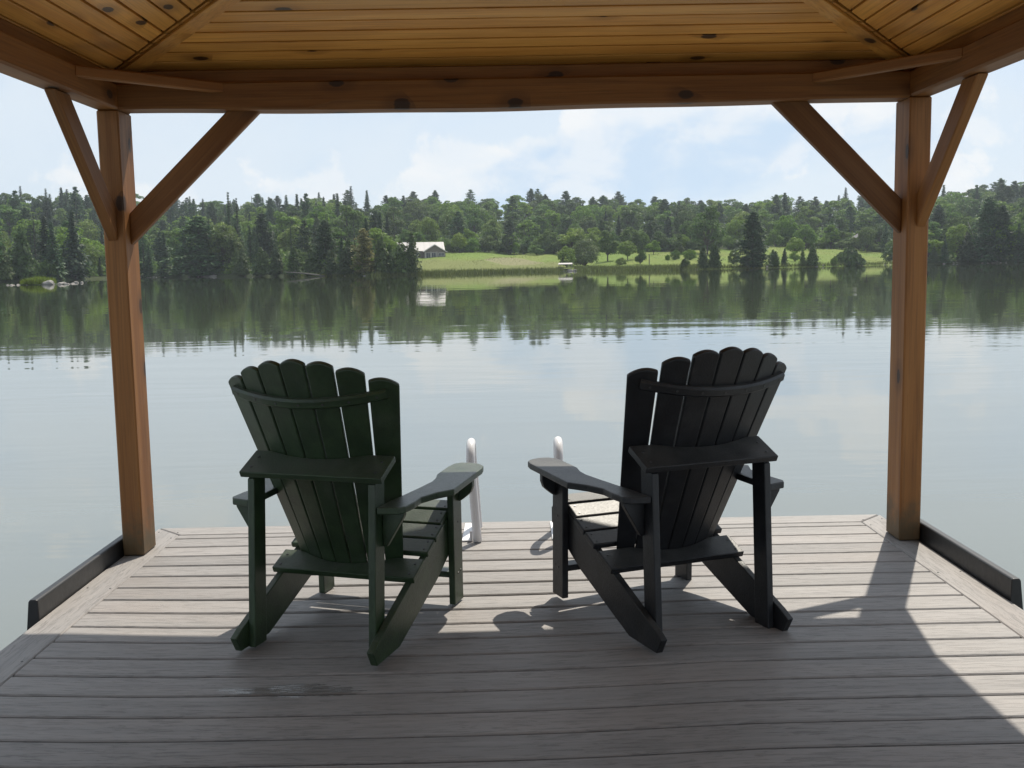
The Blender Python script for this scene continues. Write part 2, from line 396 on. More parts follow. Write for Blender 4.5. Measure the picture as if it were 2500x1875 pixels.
prism('gap_shade_sheet', [(DX0 - 0.08, DY0, -0.047), (DX1 + 0.08, DY0, -0.047), (DX1 + 0.08, DY1 + 0.05, -0.047), (DX0 - 0.08, DY1 + 0.05, -0.047)], (0, 0, 0.003), (0, 1, 0), MAT['float'], dock, dock_inv, 0)  # added dark sheet, stands in for shade below the board gaps
timber('rim_joist', (DX0 - BO + 0.03, DY1 + BO - 0.03, -0.13), (DX1 + BO - 0.04, DY1 + BO - 0.03, -0.13), 0.04, 0.18, MAT['float'], dock, dock_inv)
for x in (DX0 - BO + 0.03, DX1 + BO - 0.04):
    timber('rim_joist', (x, DY1 + BO - 0.055, -0.13), (x, DY0, -0.13), 0.04, 0.18, MAT['float'], dock, dock_inv)
for k in range(8):
    x = DX0 + (DX1 - DX0) * (k + 0.5) / 8
    timber('joist', (x, DY1 + 0.06, -0.13), (x, DY0, -0.13), 0.04, 0.16, MAT['float'], dock, dock_inv)
for x0, x1 in ((-1.5, -0.6), (-0.4, 0.5), (0.7, 1.65)):
    for y0, y1 in ((-1.8, 0.8), (1.6, 4.6)):
        prism('float', [(x0, y0, -0.55), (x1, y0, -0.55), (x1, y1, -0.55), (x0, y1, -0.55)], (0, 0, 0.32), (0, 1, 0), MAT['float'], dock, dock_inv, 0.04, 2)
def edge_rail(s, x, y0, y1, top):
    prof = [(x, 0.002), (x + s * 0.002, top), (x + s * 0.008, top + 0.004), (x + s * 0.030, top + 0.004), (x + s * 0.036, top - 0.004), (x + s * 0.062, -0.16), (x, -0.16)]
    prism('edge_rail', [(a, y0, z) for a, z in prof], (0, y1 - y0, 0), (0, 0, 1), MAT['rail'], dock, dock_inv, 0.003, 2)
edge_rail(-1, -1.664, 3.60, 4.83, 0.068)
edge_rail(1, 1.792, 3.60, 4.80, 0.074)
def screw(x, y, z=0.0005, r=0.0042, parent=dock, inv=dock_inv):
    bm = bmesh.new(); bmesh.ops.create_cone(bm, cap_ends=True, segments=8, radius1=r, radius2=r * 0.8, depth=0.002)
    return bm_obj('screw', bm, MAT['screw'], parent, Matrix.Translation((x, y, z)), inv)
for y in (4.80, 4.70, 3.95, 3.2, 2.6):
    screw(DX0 - 0.022, y); screw(DX0 - BO + 0.022, y + 0.012); screw(DX1 + 0.022, y - 0.01); screw(DX1 + BO - 0.022, y)

# ------------------------------------------------------------------ gazebo
T = MAT['timber']; CE = MAT['ceiling']
gaz = empty('gazebo', (0.07, 2.2, 0)); tag(gaz, 'brown stained timber gazebo over the dock with a boarded hip ceiling', 'gazebo')
gi = Matrix.Translation((-0.07, -2.2, 0))
XL0, XL1, XR0, XR1 = -1.657, -1.567, 1.698, 1.790
YF0, YF1 = 4.405, 4.565            # front posts (4x6, deep way along the dock)
YB0, YB1 = -0.62, -0.46
ZB0, ZB1 = 1.882, 1.986            # beam
for x0, x1 in ((XL0, XL1), (XR0, XR1)):
    for y0, y1 in ((YF0, YF1), (YB0, YB1)):
        xm, ym = (x0 + x1) / 2, (y0 + y1) / 2
        timber('post', (xm, ym, 0.001), (xm, ym, ZB0), x1 - x0, y1 - y0, T, gaz, gi, 0.006, up=(0, 1, 0))
# front beam, sagging slightly at mid-span
def sag_beam(name, x0, x1, y0, y1, z0, z1, drop, mat, n=60, wane=0.0):
    bm = bmesh.new(); rows = []; e = 0.007
    prof = [(y0, z0 + e), (y0 + e, z0), (y1 - e, z0), (y1, z0 + e), (y1, z1 - e), (y1 - e, z1), (y0 + e, z1), (y0, z1 - e)]
    cx, cy, cz = (x0 + x1) / 2, (y0 + y1) / 2, (z0 + z1) / 2
    for i in range(n):
        t = i / (n - 1); x = x0 + (x1 - x0) * t; d = -drop * (1 - (2 * t - 1) ** 2)
        w = 0.0025 * math.sin(9 * t + 1.3) + 0.0015 * math.sin(23 * t)
        wn_ = wane * max(0.0, min(1.0, (x + 0.78) / 0.10)) * max(0.0, 1 - max(0.0, (x + 0.62)) / 0.75) ** 1.2
        pr_ = [(y0, z0 + e + wn_), (y0 + e + wn_ * 0.45, z0)] + prof[2:]
        rows.append([bm.verts.new((x - cx, y - cy, z + (d + w if z < cz else 0) - cz)) for y, z in pr_])
    for a, b in zip(rows, rows[1:]):
        for j in range(8): bm.faces.new((a[j], a[(j + 1) % 8], b[(j + 1) % 8], b[j]))
    bm.faces.new(rows[0]); bm.faces.new(rows[-1][::-1])
    bmesh.ops.recalc_face_normals(bm, faces=bm.faces)
    return bm_obj(name, bm, mat, gaz, Matrix.Translation((cx, cy, cz)), gi)
sag_beam('beam', XL1 - 0.003, XR0 + 0.003, YF0 + 0.004, YF1 - 0.02, ZB0, ZB1, 0.013, T, wane=0.030)
sag_beam('beam', XL1 - 0.003, XR0 + 0.003, YB0 + 0.02, YB1, ZB0, ZB1, 0.01, T)
for x0, x1 in ((XL0 - 0.004, XL1), (XR0, XR1 + 0.004)):
    timber('beam', ((x0 + x1) / 2, YB0 - 0.004, (ZB0 + ZB1) / 2 + 0.001), ((x0 + x1) / 2, YF1 + 0.004, (ZB0 + ZB1) / 2 + 0.001), x1 - x0, ZB1 - ZB0, T, gaz, gi, 0.008)
# upper plate above the beams, set back
ZP0, ZP1 = ZB1 + 0.002, 2.046
timber('top_plate', (XL0 - 0.02, YF0 + 0.105, (ZP0 + ZP1) / 2), (XR1 + 0.02, YF0 + 0.105, (ZP0 + ZP1) / 2), 0.09, ZP1 - ZP0, T, gaz, gi)
timber('top_plate', (XL0 - 0.02, YB0 + 0.055, (ZP0 + ZP1) / 2), (XR1 + 0.02, YB0 + 0.055, (ZP0 + ZP1) / 2), 0.09, ZP1 - ZP0, T, gaz, gi)
for x in (XL0 + 0.02, XR1 - 0.02):
    timber('top_plate', (x, YB0 + 0.103, (ZP0 + ZP1) / 2), (x, YF0 + 0.057, (ZP0 + ZP1) / 2), 0.06, ZP1 - ZP0, T, gaz, gi)
# knee braces
def knee(pts, ext, ax): return prism('knee_brace', pts, ext, ax, T, gaz, gi, 0.005, 1)
ym = 4.470
knee([(XL1 - 0.002, ym, 1.330), (-0.995, ym, ZB0 - 0.001), (-1.135, ym, ZB0 - 0.001), (XL1 - 0.002, ym, 1.462)], (0, 0.042, 0), (1, 0, 1))
knee([(XR0 + 0.002, ym, 1.322), (1.140, ym, ZB0 - 0.001), (1.290, ym, ZB0 - 0.001), (XR0 + 0.002, ym, 1.466)], (0, 0.042, 0), (-1, 0, 1))
for xm, e in ((-1.640, 0.042), (1.736, 0.042)):
    knee([(xm, YF0 + 0.002, 1.345), (xm, 3.868 , ZB0 - 0.001), (xm, 4.003, ZB0 - 0.001), (xm, YF0 + 0.002, 1.48)], (e, 0, 0), (0, -1, 1))
    knee([(xm, YB1 - 0.002, 1.345), (xm, 0.075, ZB0 - 0.001), (xm, -0.06, ZB0 - 0.001), (xm, YB1 - 0.002, 1.48)], (e, 0, 0), (0, 1, 1))
# horizontal corner braces between the beams
def corner(xb, yb, xs, ysd, sx):
    d = 0.055
    z = ZB1 - 0.043
    knee([(xs, ysd, z), (xb, yb, z), (xb - sx * d, yb, z), (xs, ysd + (d if yb > 1 else -d), z)], (0, 0, 0.041), (xb - xs, yb - ysd, 0))
corner(-1.128, YF0 + 0.005, XL1 - 0.001, 3.985, 1)
corner(1.290, YF0 + 0.005, XR0 + 0.001, 3.915, -1)
corner(-1.128, YB1 - 0.001, XL1 - 0.001, -0.03, 1)
corner(1.290, YB1 - 0.001, XR0 + 0.001, -0.03, -1)
# boarded hip ceiling, four slopes rising to a short ridge
PIT = math.tan(R(14.2)); ZE = 2.028
EL, ER, EF, EB = -1.68, 1.808, 4.56, -0.66       # plan of the ceiling's lower edge
xm = (EL + ER) / 2; hw = (ER - EL) / 2
PW = 0.0835; CT = 0.020
nrow = int(hw / (PW * math.cos(R(14.2)))) + 1
stepr = hw / nrow
def plank(p0, p1, p2, p3, ax):
    n = (Vector(p1) - Vector(p0)).cross(Vector(p3) - Vector(p0)).normalized()
    if n.z < 0: n = -n
    j = rnd.uniform(-0.0012, 0.0012)
    pts = [Vector(q) + n * j for q in (p0, p1, p2, p3)]
    prism('ceiling_plank', pts, n * CT, ax, CE, gaz, gi, 0.0012, 1)
zat = lambda d: ZE + d * PIT
g = 0.0050; hg = 0.022; ymid = (EF + EB) / 2
for i in range(nrow):
    a, b = i * stepr + g, (i + 1) * stepr - g
    bb = min(b, hw - 0.004)
    plank((EL + a, EF - a, zat(a)), (ER - a, EF - a, zat(a)), (ER - bb, EF - bb, zat(bb)), (EL + bb, EF - bb, zat(bb)), (1, 0, 0))
    plank((EL + a, EB + a, zat(a)), (ER - a, EB + a, zat(a)), (ER - bb, EB + bb, zat(bb)), (EL + bb, EB + bb, zat(bb)), (1, 0, 0))
    plank((EL + a, EB + a + hg, zat(a)), (EL + a, EF - a - hg, zat(a)), (EL + b, max(EF - b - hg, ymid), zat(b)), (EL + b, min(EB + b + hg, ymid), zat(b)), (0, 1, 0))
    plank((ER - a, EB + a + hg, zat(a)), (ER - a, EF - a - hg, zat(a)), (ER - b, EF - b - hg, zat(b)), (ER - b, EB + b + hg, zat(b)), (0, 1, 0))
# hip boards, one side of each hip line, with a dark open joint beside them
def hip(c, s):
    cx, cy = c; sx, sy = s
    L = hw - 0.03; w = 0.085
    dn = 0.012
    P = lambda d, o: (cx + sx * (d + o), cy + sy * d, zat(d) - dn - 0.002)
    pts = [P(0.10, 0.012), P(L, 0.012), P(L - 0.02, 0.012 + w), P(0.10, 0.012 + w)]
    prism('hip_board', pts, (0, 0, 0.012), (sx, sy, PIT), CE, gaz, gi, 0.002, 1)
hip((EL, EF), (1, -1)); hip((ER, EF), (-1, -1)); hip((EL, EB), (1, 1)); hip((ER, EB), (-1, 1))
timber('ridge_board', (xm, EB + hw - 0.05, zat(hw) - 0.022), (xm, EF - hw + 0.05, zat(hw) - 0.022), 0.12, 0.02, CE, gaz, gi)
# roof covering above the boards, with eaves
ov = 0.07
ef, eb, el_ = EF + 0.14, EB - ov - 0.1, EL - 0.12
er_ = 1.885
zr = ZE + 0.004
rv = [(el_, eb, zr), (er_, eb, zr), (er_, ef, zr), (el_, ef, zr), (xm, EB + hw, zat(hw) + 0.06), (xm, EF - hw, zat(hw) + 0.06)]
th = 0.035
bm = bmesh.new()
lo = [bm.verts.new(v) for v in rv]; hi = [bm.verts.new((v[0], v[1], v[2] + th)) for v in rv]
for f in [(0, 1, 4), (1, 2, 5, 4), (2, 3, 5), (3, 0, 4, 5)]:
    bm.faces.new([lo[i] for i in f][::-1]); bm.faces.new([hi[i] for i in f])
for i in range(4): bm.faces.new((lo[i], lo[(i + 1) % 4], hi[(i + 1) % 4], hi[i]))
bmesh.ops.recalc_face_normals(bm, faces=bm.faces)
bm_obj('roof_covering', bm, MAT['shingle'], gaz, None, gi)

# ------------------------------------------------------------------ swim ladder at the far edge
def ladder():
    root = empty('swim_ladder', (0.07, 4.6, 0)); tag(root, 'white metal swim ladder with two looped handrails at the far dock edge', 'ladder')
    inv = Matrix.Translation((-0.07, -4.6, 0))
    for xb, xt in ((-0.132, -0.158), (0.270, 0.232)):
        path = [(xb, 4.520, 0.006)]
        for k in range(1, 7): path.append((xb + (xt - xb) * k / 7, 4.520 + 0.004 * k, 0.006 + 0.055 * k))
        yc, zc, r = 4.632, 0.345, 0.085
        for k in range(0, 13):
            a = math.pi - math.pi * k / 12 * 0.97
            path.append((xt + 0.004 * k / 12 + (xb - xt) * 0.06, yc + r * math.cos(a), zc + r * math.sin(a)))
        ex, ey, ez = path[-1]
        for k in range(1, 12):
            t = k / 11
            path.append((ex + 0.060 * t, ey + 0.26 * t, ez - 1.15 * t))
        bm_obj('handrail', tube_bm(path, 0.0195, 14), MAT['ladder'], root, None, inv, True)
        s = -1
        prism('base_plate', [(xb - 0.070, 4.53, 0.002), (xb - 0.022, 4.53, 0.002), (xb - 0.032, 4.845, 0.002), (xb - 0.066, 4.845, 0.002)], (0, 0, 0.006), (0, 1, 0), MAT['ladder'], root, inv, 0.0015)
        prism('base_bracket', [(xb - 0.034, 4.60, 0.006), (xb - 0.034, 4.53, 0.006), (xb - 0.034, 4.53, 0.05), (xb - 0.034, 4.57, 0.03)], (0.012, 0, 0), (0, 1, 0), MAT['ladder'], root, inv, 0.001)
    for k in range(3):
        timber('rung', (-0.06, 4.93 + 0.05 * k, -0.2 - 0.25 * k), (0.30, 4.93 + 0.05 * k, -0.2 - 0.25 * k), 0.06, 0.03, MAT['ladder'], root, inv)
    return root
ladder()

# ------------------------------------------------------------------ adirondack chairs (x right, y forward, z up)
def chair(loc, ang, mat, label, rake=0.39, bx=0.0):
    root = empty('adirondack_chair', loc, R(ang)); tag(root, label, 'chair', 'pair of adirondack chairs')
    def P(*a, **k): return prism(*a, parent=root, **k)
    def xplate(name, yz, x0, x1, ax, bev=0.003):            # side profile extruded across x
        return prism(name, [(x0, y, z) for y, z in yz], (x1 - x0, 0, 0), ax, mat, root, None, bev, 2)
    # side rails: long raked back legs that carry the seat
    st = [(-0.640, 0.050), (-0.612, 0.000), (-0.440, 0.000), (-0.097, 0.128), (0.075, 0.215), (0.118, 0.270), (0.122, 0.320),
          (0.095, 0.345), (0.050, 0.338), (-0.055, 0.297), (-0.209, 0.233)]
    fl = [(-0.285, 0.2030), (-0.60, 0.072)]
    yz = st + fl
    for s in (-1, 1): xplate('side_rail', yz, s * 0.229, s * 0.253, (0, 1, 0.4))
    for s in (-1, 1):                                       # front legs
        xplate('front_leg', [(0, 0.0), (0.085, 0.0), (0.085, 0.458), (0, 0.458)], s * 0.254, s * 0.278, (0, 0, 1))
    for s in (-1, 1):                                       # rear uprights under the back support
        xplate('rear_upright', [(-0.572, 0.0), (-0.500, 0.0), (-0.462, 0.586), (-0.534, 0.553)], s * 0.203, s * 0.2275, (0, 0, 1))
    # back slats, fanned and set on a curve
    def back_y(z, x, Rr): return -0.456 - rake * (z - 0.6) + x * x / (2 * Rr)
    Rz = lambda z: 0.27 + 0.26 * (z - 0.2) / 0.74
    th = 0.019
    wb, wt = 0.0545, 0.0900
    for i in range(-3, 4):
        zt = 0.946 - 0.0072 * i * i; zb = 0.165 + 0.002 * i * i
        Pb = Vector((i * wb + bx, back_y(zb, i * wb, Rz(zb)), zb)); xt = i * wt
        Pt = Vector((xt + bx, back_y(zt, xt, Rz(zt)), zt))
        Ld = (Pt - Pb); L = Ld.length; Ld.normalize()
        xm_ = (Pb.x + Pt.x) / 2 - bx
        Wd = Vector((1, xm_ / 0.40, 0)).normalized(); Wd = (Wd - Ld * Wd.dot(Ld)).normalized()
        N = Wd.cross(Ld)                                    # points back/up or forward
        if N.y < 0: N = -N
        hb = 0.5 * wb * math.hypot(1, i * wb / Rz(zb)) - 0.0022; ht = 0.5 * wt * math.hypot(1, xt / Rz(zt)) - 0.0024
        pts = [Pb - Wd * hb, Pb + Wd * hb]
        sh = 0.0150
        hs = hb + (ht - hb) * (L - sh) / L
        n = 9
        tilt = -i * 0.0035
        for k in range(n + 1):
            a = 1 - 2 * k / n
            pts.append(Pb + Wd * (hs * a) + Ld * (L - sh * a * a + tilt * a))
        P('back_slat', pts, N * th, Ld, mat, bevel=0.0045, seg=2)
    # curved rail across the slats
    zc = 0.815; rows = []
    bm = bmesh.new(); nseg = 20
    c0 = Vector((0, -0.55, zc))
    for k in range(nseg + 1):
        x = -0.268 + 0.536 * k / nseg
        zz = zc + 0.030 * (x / 0.27) ** 2 - 0.006
        y = back_y(zz, x, Rz(zc)) - 0.0005
        nr = Vector((x / Rz(zc), -1, -0.39)).normalized()
        U = Vector((0, -0.363, 0.932))
        q = Vector((x + bx, y, zz))
        pr = [(0, -0.017), (0.012, -0.017), (0.019, -0.010), (0.019, 0.010), (0.012, 0.017), (0, 0.017)]
        rows.append([bm.verts.new(q + nr * a + U * b - c0) for a, b in pr])
    for a, b in zip(rows, rows[1:]):
        for j in range(6): bm.faces.new((a[j], a[(j + 1) % 6], b[(j + 1) % 6], b[j]))
    bm.faces.new(rows[0]); bm.faces.new(rows[-1][::-1]); bmesh.ops.recalc_face_normals(bm, faces=bm.faces)
    tr = bm_obj('top_rail', bm, mat, root, Matrix.Translation(c0))
    def dot(name, c, n, r=0.0045):
        bm = bmesh.new(); bmesh.ops.create_cone(bm, cap_ends=True, segments=8, radius1=r, radius2=r * 0.85, depth=0.0025)
        return bm_obj(name, bm, MAT['screw'], root, Matrix.Translation(c) @ Vector(n).to_track_quat('Z', 'Y').to_matrix().to_4x4())
    for i in range(-3, 4):
        x = i * 0.080; y = back_y(zc, x, Rz(zc)); nr = Vector((x / Rz(zc), -1, -0.39)).normalized()
        dot('screw', Vector((x + bx, back_y(zc + 0.030 * (x / 0.27) ** 2 - 0.006, x, Rz(zc)), zc + 0.030 * (x / 0.27) ** 2 - 0.006)) + nr * 0.0195, nr)
    # flat boards with a hollowed front edge that carry the slats
    def hollow(name, y0, z0, tilt, half, f_edge, zref, th=0.022):
        cs, sn = math.cos(tilt), math.sin(tilt)
        pt = lambda x, u: (x, y0 + u * cs, z0 + u * sn)
        def u_at(x):
            u = 0.05
            for _ in range(20):
                z = z0 + u * sn; y = y0 + u * cs
                e = y - (back_y(z, x - bx, Rz(z)) - 0.001); u -= e / (cs + rake * sn)
            return u
        pts = [pt(-half, 0), pt(half, 0)]
        hx = half * 0.93
        pts.append(pt(half, f_edge))
        for k in range(15):
            x = hx - 2 * hx * k / 14
            pts.append(pt(x, min(u_at(x), f_edge)))
        pts.append(pt(-half, f_edge))
        nrm = Vector((0, -sn, cs))
        pts = [Vector(q) - nrm * th for q in pts]
        P(name, pts, nrm * th, (1, 0, 0), mat, bevel=0.003, seg=2)
        return pt, nrm
    pt, nr = hollow('back_support', -0.545, 0.577, R(25), 0.252, 0.124, 0.6)
    for s in (-1, 1):
        for u in (0.030, 0.085): dot('screw', Vector(pt(s * 0.222, u)) + nr * 0.001, nr)
    pt, nr = hollow('seat_support', -0.347, 0.2015, R(22), 0.266, 0.104, 0.2)
    for s in (-1, 1):
        for u in (0.022, 0.075): dot('screw', Vector(pt(s * 0.243, u)) + nr * 0.001, nr)
    # seat slats stepping up along the side rails
    def slat(y0, z0, y1, z1, half):
        d = Vector((0, y1 - y0, z1 - z0)); n = Vector((0, -d.z, d.y)).normalized()
        pts = [(-half, y0, z0), (half, y0, z0), (half, y1, z1), (-half, y1, z1)]
        P('seat_slat', pts, n * 0.021, (1, 0, 0), mat, bevel=0.004, seg=2)
        for s in (-1, 1):
            for f in (0.25, 0.8):
                dot('screw', Vector((s * (half - 0.02), y0 + d.y * f, z0 + d.z * f)) + n * 0.0215, n)
    slat(-0.209, 0.2345, -0.139, 0.2625, 0.264)
    slat(-0.132, 0.2655, -0.060, 0.2950, 0.264)
    slat(-0.053, 0.2985, 0.016, 0.3290, 0.2525)
    slat(0.024, 0.3330, 0.094, 0.3475, 0.2525)
    slat(0.100, 0.3450, 0.126, 0.3180, 0.2525)
    slat(0.127, 0.3130, 0.126, 0.2500, 0.2525)
    # armrests
    arm = [(0.229, -0.535), (0.296, -0.520), (0.311, -0.497), (0.314, -0.43), (0.308, -0.362), (0.330, -0.290), (0.369, -0.222), (0.350, 0.02),
           (0.341, 0.145), (0.330, 0.190), (0.305, 0.222), (0.262, 0.240), (0.225, 0.232), (0.206, 0.205), (0.204, 0.150),
           (0.212, 0.060), (0.218, 0.000), (0.238, -0.060), (0.247, -0.120), (0.244, -0.223), (0.238, -0.325), (0.229, -0.43)]
    for s in (-1, 1):
        P('armrest', [(s * x, y, 0.459) for x, y in arm], (0, 0, 0.023), (0, 1, 0), mat, bevel=0.004, seg=2)
        P('arm_bracket', [(s * 0.2285, -0.492, 0.458), (s * 0.302, -0.492, 0.458), (s * 0.302, -0.492, 0.447), (s * 0.240, -0.492, 0.345), (s * 0.2285, -0.492, 0.345)], (0, 0.023, 0), (0, 0, 1), mat, bevel=0.002)
        q = [(0.279, 0.458), (0.334, 0.458), (0.334, 0.430), (0.326, 0.408), (0.308, 0.392), (0.290, 0.378), (0.279, 0.374)]
        P('arm_bracket', [(s * x, 0.052, z) for x, z in q], (0, 0.023, 0), (0, 0, 1), mat, bevel=0.002)
        dot('screw', Vector((s * 0.2785, 0.045, 0.30)), (s, 0, 0)); dot('screw', Vector((s * 0.2785, 0.035, 0.11)), (s, 0, 0)); dot('screw', Vector((s * 0.2785, 0.06, 0.115)), (s, 0, 0))
    P('stretcher', [(-0.253, 0.012, 0.096), (0.253, 0.012, 0.096), (0.253, 0.075, 0.096), (-0.253, 0.075, 0.096)], (0, 0, 0.022), (1, 0, 0), mat, bevel=0.003)
    return root
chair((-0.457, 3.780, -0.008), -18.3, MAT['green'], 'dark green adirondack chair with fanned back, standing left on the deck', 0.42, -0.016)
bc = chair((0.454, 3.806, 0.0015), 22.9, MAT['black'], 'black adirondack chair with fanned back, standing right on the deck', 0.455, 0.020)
bc.rotation_euler = (0, R(0.75), R(22.9))

# ------------------------------------------------------------------ far shore: terrain
def az_of(px): d = pix(px, 650); return math.atan2(d.x, d.y)
SH = [(-2600, 250), (-900, 240), (-300, 236), (0, 226), (200, 250), (346, 270), (600, 236), (760, 205), (850, 196), (915, 187), (960, 190), (1100, 198), (1390, 216),
      (1560, 206), (1695, 203), (1850, 214), (2000, 226), (2170, 248), (2373, 256), (2800, 258), (3400, 262), (5200, 270)]
SKY = [(-2600, .066), (0, .0665), (350, .068), (560, .0600), (680, .0605), (850, .0640), (1000, .0650), (1300, .0625), (1500, .0605), (1700, .0535), (1900, .0545),
       (2100, .0540), (2300, .0555), (2500, .0585), (5200, .059)]
ta = [az_of(q) if 0 else math.atan((q - 1250) / FPX) + R(0.42) for q, _ in SH]; tr_ = [v for _, v in SH]
sa = [math.atan((q - 1250) / FPX) + R(0.42) for q, _ in SKY]; sv = [v for _, v in SKY]
shore_r = lambda az: float(np.interp(az, ta, tr_)) + 1.1 * math.sin(az * 95) + 0.7 * math.sin(az * 231 + 1)
AZM0, AZM1 = math.atan((930 - 1250) / FPX) + R(0.42), math.atan((2240 - 1250) / FPX) + R(0.42)
def meadow_depth(az):
    if az < AZM0 or az > AZM1: return 0.0
    pxs = [930, 960, 1000, 1300, 1330, 1500, 1600, 2000, 2150, 2210, 2240]
    dd = [20, 60, 92, 88, 80, 76, 84, 84, 66, 40, 8]
    a = [math.atan((q - 1250) / FPX) + R(0.42) for q in pxs]
    return float(np.interp(az, a, dd))
def ground(az, r):
    rs = shore_r(az); d = r - rs
    if d < 0: return WZ + max(d * 0.18, -0.7)
    bank = 0.42 * min(d / 1.6, 1.0)
    z90 = 5.0; up = z90 * min(d / 95, 1.0) ** 1.12
    z = WZ + bank + up
    if d > 95:
        rb = rs + 300; tgt = float(np.interp(az, sa, sv)) * rb + 1.22 - 11.0
        t = min((d - 95) / 205, 1.0)
        z += (tgt - (WZ + 0.42 + z90)) * t
        if d > 300: z -= (d - 300) * 0.03
    z += 0.35 * math.sin(az * 40 + d * 0.05) * min(d / 40, 1) + 0.22 * math.sin(az * 90 - d * 0.11) * min(d / 40, 1)
    return z
def on_ground(px, py):             # where the sight line of a photographed foot point meets the far shore
    d = pix(px, py); az = math.atan2(d.x, d.y); h = math.hypot(d.x, d.y)
    r = shore_r(az) + 0.3
    while r < 620:
        if EYE.z + d.z / h * r <= ground(az, r): break
        r += 0.25
    return az, r
def at(az, r, dz=0.0): return Vector((math.sin(az) * r, math.cos(az) * r, ground(az, r) + dz))

def ground_mat(name, ca, cb, cc, sc, patch=None):
    M = NT(name); g = M.n('ShaderNodeNewGeometry'); pos = g.outputs['Position']
    a = M.noise(pos, sc, 6, 0.6); b = M.noise(M.map(pos, (1, 0.45, 1)), sc * 0.13, 4, 0.55); e = M.noise(pos, sc * 7, 4, 0.6)
    c = M.mix(M.smooth(b, 0.36, 0.64), ca, cb); c = M.mix(M.math('MULTIPLY', M.smooth(a, 0.45, 0.7), 0.55), c, cc)
    if patch:
        az_, r_ = on_ground(*patch); q = at(az_, r_); sp = M.n('ShaderNodeSeparateXYZ'); M.put(sp.inputs[0], pos)
        dx = M.math('DIVIDE', M.math('SUBTRACT', sp.outputs[0], q.x), 7.2); dy = M.math('DIVIDE', M.math('SUBTRACT', sp.outputs[1], q.y), 17.0)
        rr = M.math('ADD', M.math('SQRT', M.math('ADD', M.math('MULTIPLY', dx, dx), M.math('MULTIPLY', dy, dy))), M.math('MULTIPLY', M.math('SUBTRACT', b, 0.5), 0.5))
        rough = M.mix(M.smooth(e, 0.35, 0.65), (0.13, 0.135, 0.055), (0.24, 0.225, 0.13))
        c = M.mix(M.smooth(rr, 1.0, 0.93), c, rough)                       # unmown oval
        mown = M.math('MULTIPLY', M.smooth(sp.outputs[0], q.x + 13.0, q.x + 9.0), M.smooth(M.math('ADD', sp.outputs[1], M.math('MULTIPLY', b, 14.0)), 258.0, 250.0))
        mown = M.math('MULTIPLY', mown, M.smooth(rr, 0.98, 1.06))
        c = M.mix(M.math('MULTIPLY', mown, 0.75), c, (0.140, 0.150, 0.056))
    M.bsdf(c, 0.9, M.bump(M.math('ADD', e, a), 0.7, 0.3), spec=0.1); return M
MG = ground_mat('meadow_grass', (0.125, 0.182, 0.036), (0.155, 0.185, 0.048), (0.088, 0.135, 0.030), 0.5, (1256, 638))
MAT['meadow'] = MG.m
MAT['floor'] = ground_mat('forest_floor', (0.030, 0.045, 0.018), (0.045, 0.055, 0.022), (0.02, 0.025, 0.012), 0.4).m
nA = 420; azs = np.linspace(R(-50), R(50), nA)
ds = np.array([-8, -3, -1, 0, 0.6, 1.2, 2, 3.5, 6, 9, 13, 18, 24, 30, 37, 44, 52, 60, 68, 76, 84, 92, 100, 112, 125, 140, 155, 170, 190, 210, 230, 250, 270, 290, 310, 340, 380, 440, 520])
V = []
for a in azs:
    rs = shore_r(a)
    for d in ds: V.append((math.sin(a) * (rs + d), math.cos(a) * (rs + d), ground(a, rs + d)))
nd = len(ds); Fc = []; mi = []
for i in range(nA - 1):
    am = (azs[i] + azs[i + 1]) / 2; md = meadow_depth(am)
    for j in range(nd - 1):
        q = i * nd + j; Fc.append((q, q + nd, q + nd + 1, q + 1))
        mi.append(0 if (ds[j] + ds[j + 1]) / 2 < md + (4 if md > 30 else 0) else 1)
me = np_mesh('far_shore_terrain', V, Fc, [MAT['meadow'], MAT['floor']], mi, True)
tag(me_obj('far_shore_terrain', me), kind='structure', label='far shore with sloping green meadow and wooded hill')

# ------------------------------------------------------------------ foliage
def leaf_mat(name, ca, cb, trans=0.35, var=0.35):
    M = NT(name); i = M.n('ShaderNodeObjectInfo'); g = M.n('ShaderNodeNewGeometry')
    n = M.noise(g.outputs['Position'], 0.55, 3, 0.6)
    f = M.math('ADD', M.math('MULTIPLY', i.outputs['Random'], 0.75), M.math('MULTIPLY', M.math('SUBTRACT', n, 0.5), 0.9), clamp=True)
    c = M.mix(f, ca, cb)
    hs = M.n('ShaderNodeHueSaturation'); M.put(hs.inputs['Color'], c)
    rp = M.math('FRACT', M.math('MULTIPLY', i.outputs['Random'], 7.31))
    M.put(hs.inputs['Value'], M.math('MULTIPLY', M.math('MULTIPLY_ADD', rp, var * 2, 1 - var), M.math('MULTIPLY_ADD', g.outputs['Random Per Island'], 1.0, 0.72))); M.put(hs.inputs['Saturation'], M.math('MULTIPLY_ADD', rp, 0.25, 0.92))
    c = hs.outputs[0]
    d = M.n('ShaderNodeBsdfPrincipled'); M.put(d.inputs['Base Color'], c); d.inputs['Roughness'].default_value = 0.6; d.inputs['Specular IOR Level'].default_value = 0.25
    t = M.n('ShaderNodeBsdfTranslucent'); M.put(t.inputs['Color'], c)
    m = M.n('ShaderNodeMixShader'); m.inputs[0].default_value = trans
    M.t.links.new(d.outputs[0], m.inputs[1]); M.t.links.new(t.outputs[0], m.inputs[2]); M.t.links.new(m.outputs[0], M.out.inputs[0])
    return M.m
MAT['leaf'] = leaf_mat('broad_leaves', (0.064, 0.118, 0.031), (0.128, 0.182, 0.044), 0.44)
MAT['leaf_light'] = leaf_mat('pale_leaves', (0.120, 0.180, 0.042), (0.165, 0.215, 0.055), 0.45, 0.15)
MAT['leaf_grey'] = leaf_mat('silvery_leaves', (0.085, 0.110, 0.055), (0.11, 0.135, 0.07), 0.3, 0.12)
